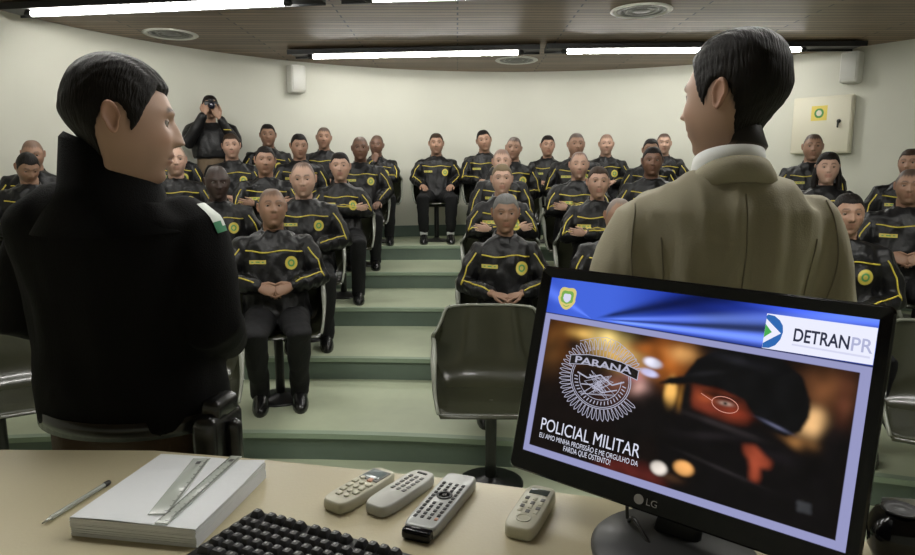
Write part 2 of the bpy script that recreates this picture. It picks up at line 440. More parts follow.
# ------------------------------------------------------------------ hands
def add_hand(mb, wrist, d, n, side, curl, s, skin, spread=1.0):
    """wrist point, finger direction d, palm normal n; side=+1 thumb towards d x n"""
    d = np.asarray(d, float); d /= np.linalg.norm(d); n = np.asarray(n, float); n = n - d * (n @ d); n /= np.linalg.norm(n)
    t = np.cross(d, n) * side
    W = np.asarray(wrist, float)
    mb.tube([W - d * .03 * s, W, W + d * .03 * s, W + d * .065 * s, W + d * .088 * s], [(.024 * s, .020 * s), (.026 * s, .019 * s), (.036 * s, .016 * s), (.040 * s, .014 * s), (.036 * s, .011 * s)], 14, side=t, col=skin)
    for k, (off, ln) in enumerate([(.029, .92), (.010, 1.05), (-.010, .98), (-.028, .78)]):
        p = W + (d * .080 + t * off) * s; a = 0; pts = [p - d * .012 * s, p]; dd = d + t * off * .9 * spread
        dd /= np.linalg.norm(dd)
        for L, c in ((.042, .5), (.026, 1.0), (.021, .8)):
            a += curl * c
            p = p + (dd * math.cos(a) + n * math.sin(a)) * L * ln * s; pts.append(p)
        mb.tube(pts, [.0095 * s, .0092 * s, .0085 * s, .0078 * s, .0066 * s], 9, side=t, col=skin)
    b = W + (d * .022 + t * .026) * s
    td = d * .75 + t * .62 + n * .25; td /= np.linalg.norm(td)
    td2 = d * .95 + t * .12 + n * .35; td2 /= np.linalg.norm(td2)
    mb.tube([b - td * .015 * s, b, b + td * .036 * s, b + (td * .036 + td2 * .028) * s, b + (td * .036 + td2 * .052) * s], [.013 * s, .0135 * s, .011 * s, .0098 * s, .0075 * s], 9, col=skin)

def mirror(p): return V(-p[0], p[1], p[2])
SKIN = {'fair': (.50, .32, .24), 'light': (.44, .275, .20), 'tan': (.34, .20, .135), 'olive': (.27, .155, .10), 'brown': (.16, .085, .055), 'dark': (.055, .034, .028)}

def snap(bv, o, d, off=.003):
    h = bv.ray_cast(Vector(o), Vector(d))
    if h[0] is None: return None
    return np.array(h[0]) - np.array(d) * off
def emblem(parent, bv, cx, cz, r, tilt=0, name='chest_emblem'):
    seg = 20; rs = [0.02, .3, .55, .74, .88, 1.0]; P = []; ok = True
    for q in rs:
        for k in range(seg):
            a = 2 * PI * k / seg
            s_ = snap(bv, (cx + q * r * math.cos(a), -1, cz + q * r * 1.12 * math.sin(a)), (0, 1, 0), .004)
            if s_ is None: return
            P.append(s_)
    mb = MB(); F = []; 
    for j in range(5):
        for k in range(seg):
            F.append((j * seg + k, j * seg + (k + 1) % seg, (j + 1) * seg + (k + 1) % seg, (j + 1) * seg + k))
    mb.add(P, F); mb.m = [0] * seg + [1] * seg + [0] * seg + [1 if k < 0 else 2 for k in range(seg)] + [0] * seg
    o = part(name, mb, [M['tagyellow'], M['green'], M['yellow']], parent)
    return o
def name_tag(parent, bv, cx, cz, w, h):
    nx, nz = 8, 3; P = []
    for j in range(nz + 1):
        for i in range(nx + 1):
            s_ = snap(bv, (cx - w / 2 + w * i / nx, -1, cz - h / 2 + h * j / nz), (0, 1, 0), .004)
            if s_ is None: return
            P.append(s_)
    mb = MB(); F = []; mi = []
    for j in range(nz):
        for i in range(nx):
            a = j * (nx + 1) + i; F.append((a, a + 1, a + nx + 2, a + nx + 1)); mi.append(1 if (j == 1 and i % 3 != 2 and 0 < i < nx - 1) else 0)
    mb.add(P, F); mb.m = mi
    part('name_tag', mb, [M['tagyellow'], M['green']], parent)
def piping(parent, lines, r=.0042):
    mb = MB()
    for L in lines:
        if len(L) > 2: mb.tube(L, r, 6, mi=0)
    if mb.n: part('yellow_piping', mb, M['yellow'], parent)

def collar_band(parent, nk, m, r=(.088, .084), hb=.055, hf=.02, drop=.05, flare=.012, tilt=0, name='collar', th=.006, open_front=.25):
    mb = MB(); rings = []
    for a in np.linspace(-PI + open_front, PI - open_front, 49):      # 0 = back
        k = (1 + math.cos(a)) / 2; h = hf + (hb - hf) * k; z0 = nk[2] - drop * (1 - k) ** 1.2
        dx, dy = math.sin(a), math.cos(a)
        prof = [(0, 0), (.002, h * .5), (.0, h), (th * .8, h + .003), (th + flare * .5, h * .6), (th + flare, -.012), (th + flare * .5, -.016)]
        rings.append([(nk[0] + dx * (r[0] + q), nk[1] + dy * (r[1] + q), z0 + z + tilt * dy * 0) for q, z in prof])
    mb.loft(rings, cap=True); return part(name, mb, m, parent)
def trainee(root, spec, s=1.0, hs=1.0, up=0.0, hi=False):
    """seated figure facing local -Y, seat centre at origin, floor z=0"""
    skin = SKIN[spec['skin']]; fem = spec.get('female', False); hst = spec['hair']
    hk = spec.get('hairc', 'black' if hst in ('short', 'bun', 'long') else 'stubble')
    HC = {'black': (.012, .010, .009), 'brown': (.03, .02, .014), 'fair': (.13, .10, .06), 'grey': (.15, .15, .14), 'stubble': (.03, .024, .02)}[hk]
    p = dict(skin=skin, female=fem, browc={'dark': (.01, .008, .007)}.get(spec['skin'], (.03, .02, .014)), wide=spec.get('wide', 1), jaw=.75 if fem else spec.get('jaw', 1), nose=.8 if fem else spec.get('nose', 1), stubble=spec.get('stubble', 1), look=spec.get('look', 0), hcol=HC, hdens={'bald': .1, 'stubble': .55, 'receding': .72, 'buzz': .86}.get(hst, .95), hlift=.02 if hst == 'receding' else 0)
    sh = (.150 if fem else .172) * s
    lean = spec.get('lean', 0)
    hipz = .53; neckz = 1.045 + up; shz = neckz - .075
    pel = V(0, .04, hipz - .03); nk = V(lean, .06, neckz)
    S = [V(lean + sh * k, .055, shz - .01 * 1) for k in (-1, 1)]   # image-left first (-x is the viewer's left)
    pose = spec['pose']
    tall = 1.0
    def arm(k):
        """returns elbow, wrist, hand dir, palm normal, curl"""
        if pose == 'lap':   return V(k * .245, .0, .74 + up * .6), V(k * .085, -.215, .72 + up * .3), V(-k * .8, -.45, -.1), V(0, .35, -1), .55
        if pose == 'knees': return V(k * .25, .02, .76 + up * .6), V(k * .16, -.20, .655), V(-k * .25, -1, -.25), V(0, .1, -1), .28
        if pose == 'crossed':
            return V(k * .23, -.05, .80 + up), V(-k * (.085 if k > 0 else .10), -.175 - .035 * k, .835 + up), V(-k * 1, -.05, .12), V(0, 1, .1), .35
        if pose == 'chin':
            if k > 0: return V(k * .20, -.06, .80 + up), V(-.02, -.12, .84 + up), V(-1, -.05, .05), V(0, 1, 0), .6
            return V(k * .19, -.13, .80 + up), V(-.035, -.155, .985 + up), V(.25, .25, 1), V(.3, 1, -.1), .9
        if pose == 'belly': return V(k * .25, .0, .76 + up * .6), V(k * .10, -.185, .745 + up * .2), V(-k * .95, -.3, -.3), V(0, .9, -.4), .5
        return V(k * .24, .0, .75), V(k * .1, -.2, .68), V(-k * .8, -.4, -.1), V(0, .3, -1), .5
    # head
    yaw = spec.get('yaw', 0); pitch = spec.get('pitch', 0); roll = spec.get('roll', 0)
    R = Rz(yaw) @ Ry(roll) @ Rx(pitch)
    hc = V(lean * 1.25, .015, neckz + .136 * hs)
    body = MB()
    T = add_head(body, p, hc, R, hs, hi)
    body.tube([nk - V(0, 0, .08), nk + V(0, 0, -.02), nk + (hc - nk) * .35 + V(0, .01, 0), hc + R @ V(0, .012, -.06) * hs], [.07 * s, .058 * s * (.88 if fem else 1), .060 * s * (.84 if fem else 1), .054 * hs * (.86 if fem else 1)], 20, col=skin)
    body.tube([pel, pel + (nk - pel) * .3, pel + (nk - pel) * .75, nk - V(0, 0, .04)], [(.13 * s, .10 * s), (.12 * s, .09 * s), (.15 * s, .09 * s), (.06 * s, .06 * s)], 16, side=V(1, 0, 0), col=skin)
    jac = MB()
    w = (.92 if fem else 1) * s * spec.get('bulk', 1)
    prof = [(-.02, .19, .155, -.01), (.12, .19, .16, -.015), (.35, .178, .145, -.005), (.60, .185, .138, 0), (.78, .192, .126, 0), (.87, .178, .112, 0), (.94, .128, .092, 0), (.985, .088, .078, 0), (1.01, .076, .072, 0)]
    rings = []
    for t, a, b, yo in prof:
        c = pel + (nk - pel) * t; c = c + V(0, yo, 0); an = np.arange(28) * 2 * PI / 28
        ex = .85
        rings.append(c + np.c_[np.sign(np.cos(an)) * np.abs(np.cos(an)) ** ex * a * w, np.sign(np.sin(an)) * np.abs(np.sin(an)) ** ex * b * w, np.zeros(28)])
    jac.loft(rings)
    arms = []
    for i, k in enumerate((-1, 1)):
        el, wr, hd, hn, curl = arm(k)
        el = V(el[0] * s * spec.get('bulk', 1) + lean * .6, el[1], el[2]); wr = V(wr[0] * s, wr[1], wr[2])
        sho = S[i]
        fa = wr - el; fa /= np.linalg.norm(fa)
        cuff = wr - fa * .01
        mid = (sho + el) / 2 + V(k * .012, 0, 0)
        jac.tube([sho + V(-k * .07 * s, 0, .005), sho, mid, el, (el + cuff) / 2, cuff - fa * .02, cuff], [.060 * w, .066 * w, .062 * w, .058 * w, .054 * w, .045 * w, .038 * w], 18)
        body.tube([sho, mid, el, (el + wr) / 2, wr], [.045 * s, .042 * s, .036 * s, .032 * s, .024 * s], 12, col=skin)
        if pose == 'crossed' and k > 0 and not spec.get('showhands'): pass
        add_hand(body, wr + fa * .012, hd, hn, (1 if np.dot(np.cross(hd, hn), V(0, 0, 1) if pose in ('crossed', 'chin', 'belly') else V(0, -1, 0.3)) > 0 else -1), curl, s * (.86 if pose != 'crossed' else .74) * (.92 if fem else 1), skin)
        arms.append((sho, mid, el, cuff, k))
    tr = MB()
    kn = spec.get('kneespread', .13); fy = spec.get('footy', -.27)
    for k in (-1, 1):
        hip = V(k * .085 * s, .03, hipz - .005); knee = V(k * kn, -.40, .505); ank = V(k * kn * .95, fy, .10)
        tr.tube([hip + V(0, .06, 0), hip, (hip + knee) / 2, knee, (knee + ank) / 2, ank + (knee - ank) * (.26 if spec.get('socks') else .14), ank + V(0, 0, .055 if spec.get('socks') else -.03)], [.10 * s, .105 * s, .088 * s, .072 * s, .062 * s, .056 * s, .055 * s], 18)
        body.tube([hip, (hip + knee) / 2, knee, (knee + ank) / 2, ank], [.07 * s, .065 * s, .05 * s, .042 * s, .028 * s], 12, col=skin)
    tr.ball(V(0, .05, hipz), V(.17 * s, .15, .10))
    bo = part('body', body, M['skin'], root, colors=True)
    add_eyes(root, p, T, hs, R)
    add_hair(root, p, T, hi, spec['hair'], spec.get('hairc', 'black'), hs, R)
    jo, bv = cloth(jac, .0105, 'jacket', M['nylon'], root, folds=.0095, freq=12, iters=3, seed=spec['seed'])
    collar_band(jo, nk + V(0, -.004, -.008), M['nylon'], r=(.064 * s, .062 * s), hb=.045, hf=.034, drop=.035, flare=.014, open_front=.30)
    to, _ = cloth(tr, .014, 'trousers', M['trouser'], root, folds=.006, freq=9, seed=spec['seed'] + 50)
    for k in (-1, 1):
        shoe = MB(); a = V(k * kn * .95, fy, 0)
        an = np.arange(16) * 2 * PI / 16; rings = []
        for z, wx, y0, y1 in ((.0, .046, -.20, .075), (.018, .050, -.205, .08), (.05, .046, -.185, .075), (.075, .040, -.10, .07), (.105, .036, -.045, .055), (.12, .030, -.035, .045)):
            yc, hy = (y0 + y1) / 2, (y1 - y0) / 2
            rings.append(a + np.c_[np.cos(an) * wx, np.sin(an) * hy + yc, np.full(16, z)])
        shoe.loft(rings); part('shoe', shoe, M['shoe'], root)
        if spec.get('socks'):
            so = MB(); so.tube([a + V(0, .0, .10), a + V(0, -.01, .17)], .044, 16); part('sock', so, M['sock'], root)
    # chest line, sleeve lines, emblem and name strip stitched on the jacket
    zl = shz - .035
    lines = []; L = []
    for x in np.linspace(-sh * .93, sh * .93, 25):
        q = snap(bv, (x + lean * .9, -1, zl + .006 * math.sin(x * 30)), (0, 1, 0))
        if q is not None and q[1] < .05: L.append(q)
    lines.append(L)
    for sho, mid, el, cuff, k in arms:
        L = []
        pts = [sho + V(k * 0.0, 0, -.03), mid, el, (el + cuff) / 2, cuff]
        for j in range(len(pts) - 1):
            for t in np.linspace(0, 1, 7)[(1 if j else 0):]:
                c = pts[j] * (1 - t) + pts[j + 1] * t
                fw = V(k * .35, -1, .25 if j < 2 else .9); fw /= np.linalg.norm(fw)
                q = snap(bv, c + fw * .16, -fw)
                if q is not None and np.linalg.norm(q - c) < .15: L.append(q)
        lines.append(L)
    piping(jo, lines)
    emblem(jo, bv, .095 * s + lean * .8, shz - .105, .036)
    name_tag(jo, bv, -.095 * s + lean * .8, shz - .095, .095, .022)
    if spec.get('watch'):
        w_ = MB(); el, cf = arms[1][2], arms[1][3]; f = cf - el; f /= np.linalg.norm(f)
        w_.tube([cf + f * .004, cf + f * .02], .034, 16); part('wristwatch_band', w_, M['metal'], root)
    return root

# ------------------------------------------------------------------ room
CX, CY, RR, ZC = .635, 3.79, 4.49, 2.81
def room_outline(r, n=96, back=-2.6):
    a = np.linspace(0, PI, n); pts = [(CX + r * math.cos(t), CY + r * math.sin(t)) for t in a]
    return pts
def arc(k):
    cx = -1.2 + .25 * (k - 1); R = 10 - .6 * (k - 1); Y0 = 3.23 + (k - 1) * .94
    return cx, Y0 - math.sqrt(R * R - cx * cx), R
RIS = .154
def strip_wall(name, pts, z0, z1, th, m, flip=False):
    mb = MB(); n = len(pts); P = []
    for x, y in pts: P += [(x, y, z0), (x, y, z1)]
    nrm = []
    for i in range(n):
        a = np.array(pts[max(0, i - 1)]); b = np.array(pts[min(n - 1, i + 1)]); d = b - a; d /= np.linalg.norm(d); nrm.append((d[1], -d[0]))
    for (x, y), (nx, ny) in zip(pts, nrm): P += [(x + nx * th, y + ny * th, z0), (x + nx * th, y + ny * th, z1)]
    F = []
    for i in range(n - 1):
        a = 2 * i; b = 2 * n + 2 * i
        F += [(a, a + 2, a + 3, a + 1), (b, b + 1, b + 3, b + 2), (a + 1, a + 3, b + 3, b + 1), (a, b, b + 2, a + 2)]
    F += [(0, 1, 2 * n + 1, 2 * n), (2 * n - 2, 4 * n - 2, 4 * n - 1, 2 * n - 1)]
    mb.add(P, F); o = part(name, mb, m, None, smooth=True, auto=40); return struct(o)
BK = -2.6
arcp = room_outline(RR)
strip_wall('wall_back', arcp, 0, ZC, .12, M['wall'])
strip_wall('wall_right', [(CX + RR, BK), (CX + RR, CY)], 0, ZC, .12, M['wall'])
strip_wall('wall_left', [(CX - RR, CY), (CX - RR, BK)], 0, ZC, .12, M['wall'])
strip_wall('wall_front', [(CX - RR - .12, BK), (CX + RR + .12, BK)], 0, ZC, .12, M['wall'])
strip_wall('baseboard_back', room_outline(RR - .012)[6:-6], 5 * RIS, 5 * RIS + .14, .011, M['base'])
def plate(name, z0, z1, r, m):
    mb = MB(); out = [(CX + r, BK - .1)] + room_outline(r, 64) + [(CX - r, BK - .1)]; n = len(out)
    P = [(x, y, z0) for x, y in out] + [(x, y, z1) for x, y in out]
    F = [tuple(range(n))[::-1], tuple(range(n, 2 * n))] + [(i, (i + 1) % n, n + (i + 1) % n, n + i) for i in range(n)]
    mb.add(P, F); return struct(part(name, mb, m, None, smooth=False))
plate('floor', -.1, 0, RR + .1, M['tread'])
plate('ceiling', ZC, ZC + .1, RR + .12, M['wood'])
# stepped seating platforms
for k in range(1, 6):
    cx, cy, R = arc(k); z1 = k * RIS; z0 = (k - 1) * RIS
    # front edge arc clipped at the room outline
    def inside(x, y): return (math.hypot(x - CX, y - CY) < RR - .005) if y > CY else abs(x - CX) < RR - .005
    fr = []
    for t in np.linspace(PI * .5 + .75, PI * .5 - .75, 160):
        x, y = cx + R * math.cos(t), cy + R * math.sin(t)
        if inside(x, y): fr.append((x, y))
    xl, xr = fr[0][0], fr[-1][0]
    bk = []
    for x, y in reversed(fr):
        yb = CY + math.sqrt(max((RR - .004) ** 2 - (x - CX) ** 2, 0)); bk.append((x, max(yb, y + .001)))
    n = len(fr)
    mb = MB(); nz = .028
    def off(pts, d): return [(cx + (x - cx) * (R - d) / R, cy + (y - cy) * (R - d) / R) for x, y in pts]
    lip = off(fr, .018)
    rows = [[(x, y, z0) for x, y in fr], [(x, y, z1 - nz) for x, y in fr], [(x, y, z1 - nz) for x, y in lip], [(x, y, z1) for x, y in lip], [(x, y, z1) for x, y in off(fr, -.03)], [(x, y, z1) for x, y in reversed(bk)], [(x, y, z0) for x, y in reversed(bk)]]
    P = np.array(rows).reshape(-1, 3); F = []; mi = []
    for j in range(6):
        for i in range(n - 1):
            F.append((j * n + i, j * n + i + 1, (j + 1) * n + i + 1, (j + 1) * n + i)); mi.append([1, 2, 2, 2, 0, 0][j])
    mb.add(P, F); mb.m = mi
    o = part('floor_step', mb, [M['tread'], M['riser'], M['nosing']], None, smooth=False); struct(o)

# ------------------------------------------------------------------ ceiling lights
def tube_light(x0, y0, x1, y1, label, rail0=.25, rail1=.25):
    a = V(x0, y0, 0); b = V(x1, y1, 0); L = np.linalg.norm(b - a); ang = math.atan2(y1 - y0, x1 - x0)
    t = thing('tube_light', (*((a + b) / 2)[:2], ZC), ang, label, 'ceiling light', 'tube lights under the slatted ceiling')
    r = MB(); r.box((0 + (rail1 - rail0) / 2, 0, -.030), (L + rail0 + rail1, .26, .03))
    for sx in (-1, 1): r.box((sx * L * .35, 0, -.006), (.04, .04, .012)); r.box(((rail1 - rail0) / 2, sx * .127, -.052), (L + rail0 + rail1, .006, .022))  # rail widened and side lips added to keep tube light off the ceiling
    part('light_rail', r, M['rail'], t, smooth=False)
    g = MB(); g.tube([(-L / 2, 0, -.068), (L / 2, 0, -.068)], .02, 16); part('glass_tube', g, M['tube'], t)
    for sx in (-1, 1):
        e = MB(); e.tube([(sx * (L / 2 - .01), 0, -.068), (sx * (L / 2 + .03), 0, -.068)], .022, 12); e.box((sx * (L / 2 + .02), 0, -.05), (.03, .03, .03)); part('end_cap', e, M['rail'], t)
    return t
tube_light(-1.50, 6.88, .62, 6.66, 'lit white tube on black rail near the back wall, left of centre', .22, .2)
tube_light(1.07, 6.60, 3.35, 6.50, 'lit white tube on black rail behind the head of the beige blazer man', .2, .55)
tube_light(-3.24, 5.11, -1.22, 4.80, 'lit white tube at top left above the man in black', .2, .25)
tube_light(-.60, 4.70, 1.6, 4.45, 'lit white tube cut off by the top edge of the picture', .25, .2)
tube_light(-2.6, 2.6, -.5, 2.35, 'lit white tube above the front left seats', .2, .2)
tube_light(.6, 2.3, 2.7, 2.2, 'lit white tube above the front right seats', .2, .2)
tube_light(-2.1, 1.75, .1, 1.65, 'added out-of-view tube brightening the desk, left', .2, .2)  # added lamp out of view, brightens desk and foreground
tube_light(.8, 1.6, 3.0, 1.55, 'added out-of-view tube brightening the desk, right', .2, .2)  # second added lamp out of view, more light at the front
def vent(x, y, label):
    t = MB(); t.lathe([(.235, 0), (.24, -.006), (.225, -.014), (.20, -.012), (.195, -.004)])
    o = thing('ceiling_vent', (x, y, ZC), 0, label, 'ceiling vent', 'round ceiling vents')
    part('outer_ring', t, M['whitebox'], o)
    d = MB(); d.lathe([(.19, -.002), (.19, -.008), (.16, -.010), (.155, -.004), (.13, -.004), (.125, -.010), (.10, -.010), (.095, -.004), (.07, -.004), (.065, -.010), (.02, -.010)])
    part('louvres', d, M['greybutton'], o)
vent(-2.62, 6.12, 'round pale vent in the ceiling above the man in black')
vent(1.44, 5.28, 'round dark slotted vent in the ceiling at top right of centre')
vent(.66, 7.45, 'round vent in the ceiling behind the middle tube lights')
def wall_speaker(ang, z, label, w=.17, h=.30):
    x, y = CX + (RR - .005) * math.cos(ang), CY + (RR - .005) * math.sin(ang)
    o = thing('wall_speaker', (x, y, z), ang - PI / 2, label, 'wall speaker', 'speaker boxes on the wall')
    b = MB(); b.box((0, -.10, 0), (w, .16, h), bev=.02); part('cabinet', b, M['whitebox'], o, auto=40)
    g = MB(); g.box((0, -.185, 0), (w * .82, .012, h * .86), bev=.005); part('grille', g, M['greyplastic'], o, auto=40)
    br = MB(); br.box((0, -.012, 0), (.06, .022, .10)); part('bracket', br, M['metal'], o, smooth=False)
def ang_of(x, y): return math.atan2(y - CY, x - CX)
wall_speaker(ang_of(-1.80, 7.42), 2.60, 'small white speaker box on the wall at left below the ceiling')
wall_speaker(ang_of(4.05, 6.75), 2.60, 'small white speaker box on the wall at right above the cream panel')
# cream wall cabinet with notice
pa = ang_of(3.86, 6.90)
o = thing('wall_cabinet', (CX + (RR - .005) * math.cos(pa), CY + (RR - .005) * math.sin(pa), 2.05), pa - PI / 2, 'flat cream cabinet on the wall at right with a yellow notice', 'wall cabinet')
b = MB(); b.box((0, -.075, 0), (.56, .09, .58), bev=.006); part('cabinet_body', b, M['panel'], o, auto=40)
b = MB(); b.box((0, -.126, 0), (.54, .014, .56), bev=.005); part('door', b, M['panel'], o, auto=40)
hd = MB(); hd.tube([(.17, -.134, .03), (.17, -.165, .03), (.17, -.165, -.03)], .009, 8); hd.ball((.17, -.14, .03), .02); part('handle', hd, M['post'], o)
b = MB(); b.box((-.02, -.136, .12), (.15, .004, .15)); nt_ = part('notice', b, M['notice'], o, smooth=False)
b = MB(); b.ball((-.02, -.140, .12), (.045, .002, .05)); part('notice_emblem', b, M['green'], nt_)
b = MB(); b.ball((-.02, -.1425, .12), (.026, .002, .03)); part('notice_emblem_centre', b, M['panel'], nt_)
# white rail on the right wall
ra = ang_of(4.62, 5.65)
o = tag(part('wall_rail', MB().box((0, -.03, 0), (.40, .03, .035), bev=.008), M['whitebox'], auto=40), 'short white rail on the right wall beside the last row', 'rail')
o.location = (CX + (RR - .01) * math.cos(ra), CY + (RR - .01) * math.sin(ra), 1.32); o.rotation_euler = (0, 0, ra - PI / 2)

# ------------------------------------------------------------------ chairs
def chair_mesh():
    NS, NT = 41, 40
    prof = [(-.255, .445, .225, .0), (-.245, .462, .235, .0), (-.20, .455, .25, .06), (-.10, .440, .262, .145), (.02, .435, .268, .20), (.12, .445, .272, .225), (.19, .475, .275, .215), (.235, .54, .282, .17), (.262, .62, .278, .11), (.28, .70, .262, .045), (.297, .79, .235, .006), (.305, .84, .222, .0), (.308, .855, .205, 0)]
    T = np.linspace(0, 1, NT); A = np.array(prof); tt = np.linspace(0, 1, len(prof)); Q = np.array([np.interp(T, tt, A[:, i]) for i in range(4)]).T
    # light smoothing
    for _ in range(3): Q[1:-1] = (Q[:-2] + 2 * Q[1:-1] + Q[2:]) / 4
    s = np.linspace(-1, 1, NS); g = np.zeros((NT, NS, 3))
    for j, (y, z, w, h) in enumerate(Q):
        a = np.abs(s)
        x = np.sign(s) * w * (1 - (1 - np.minimum(a / .72, 1)) ** 1.0 * 1) * 1.0
        x = np.sign(s) * w * np.minimum(a / .75, 1) ** .95
        rise = h * sm(a, .60, 1.0); x = x + np.sign(s) * .015 * sm(a, .8, 1)
        fwd = -.10 * sm(a, .35, 1.0) * np.clip((z - .45) / .2, 0, 1) * (1 - .35 * np.clip((z - .65) / .2, 0, 1))
        g[j] = np.c_[x, y + fwd - .02 * 0, z + rise]
    return g
g = chair_mesh(); NT, NS = g.shape[:2]
def build_chair():
    root = thing('shell_chair', (0, 0, 0), 0, 'x', 'chair', 'dark shell chairs of the auditorium')
    du = np.gradient(g, axis=1); dv = np.gradient(g, axis=0); n = np.cross(du, dv); n /= np.linalg.norm(n, axis=2)[..., None] + 1e-9
    if n[NT // 3, NS // 2, 2] < 0: n = -n
    th = .012
    top = g.reshape(-1, 3); bot = (g - n * th).reshape(-1, 3); N = NT * NS
    F = []
    for j in range(NT - 1):
        for i in range(NS - 1):
            a = j * NS + i; F.append((a, a + 1, a + NS + 1, a + NS)); F.append((N + a, N + a + NS, N + a + NS + 1, N + a + 1))
    bd = [i for i in range(NS)] + [j * NS + NS - 1 for j in range(1, NT)] + [(NT - 1) * NS + i for i in range(NS - 2, -1, -1)] + [j * NS for j in range(NT - 2, 0, -1)]
    for i in range(len(bd)):
        a, b = bd[i], bd[(i + 1) % len(bd)]; F.append((a, b, N + b, N + a))
    mb = MB(); mb.add(np.r_[top, bot], F); part('shell', mb, M['shell'], root, auto=50)
    # rim along arms and back
    path = [g[j, 0] for j in range(3, NT)] + [g[NT - 1, i] for i in range(1, NS, 2)] + [g[j, NS - 1] for j in range(NT - 2, 2, -1)]
    rm = MB(); rad = []
    for q in path:
        armf = max(0, 1 - abs(q[2] - .64) / .10) * (abs(q[0]) > .24)
        rad.append((.008 + .009 * armf, .008 + .003 * armf))
    rm.tube(path, rad, 10); part('rim', rm, M['rim'], root)
    pm = MB(); pm.tube([(0, .02, .02), (0, .02, .415)], .028, 16); part('post', pm, M['post'], root)
    un = MB(); un.box((0, .02, .412), (.22, .20, .02), bev=.006); part('seat_plate', un, M['post'], root, auto=40)
    bs = MB(); bs.lathe([(.165, 0), (.165, .008), (.15, .016), (.05, .028), (.032, .04)], (0, .02, 0)); part('base', bs, M['post'], root)
    return root
proto = build_chair(); used = [False]
def place_chair(x, y, z, rz, label):
    c = proto if not used[0] else copy_tree(proto)
    used[0] = True
    c.location = (x, y, z); c.rotation_euler = (0, 0, rz); c['label'] = label
    return c
def face(x, y, tx=.2, ty=-1.0): return math.atan2(y - ty, x - tx) - PI / 2

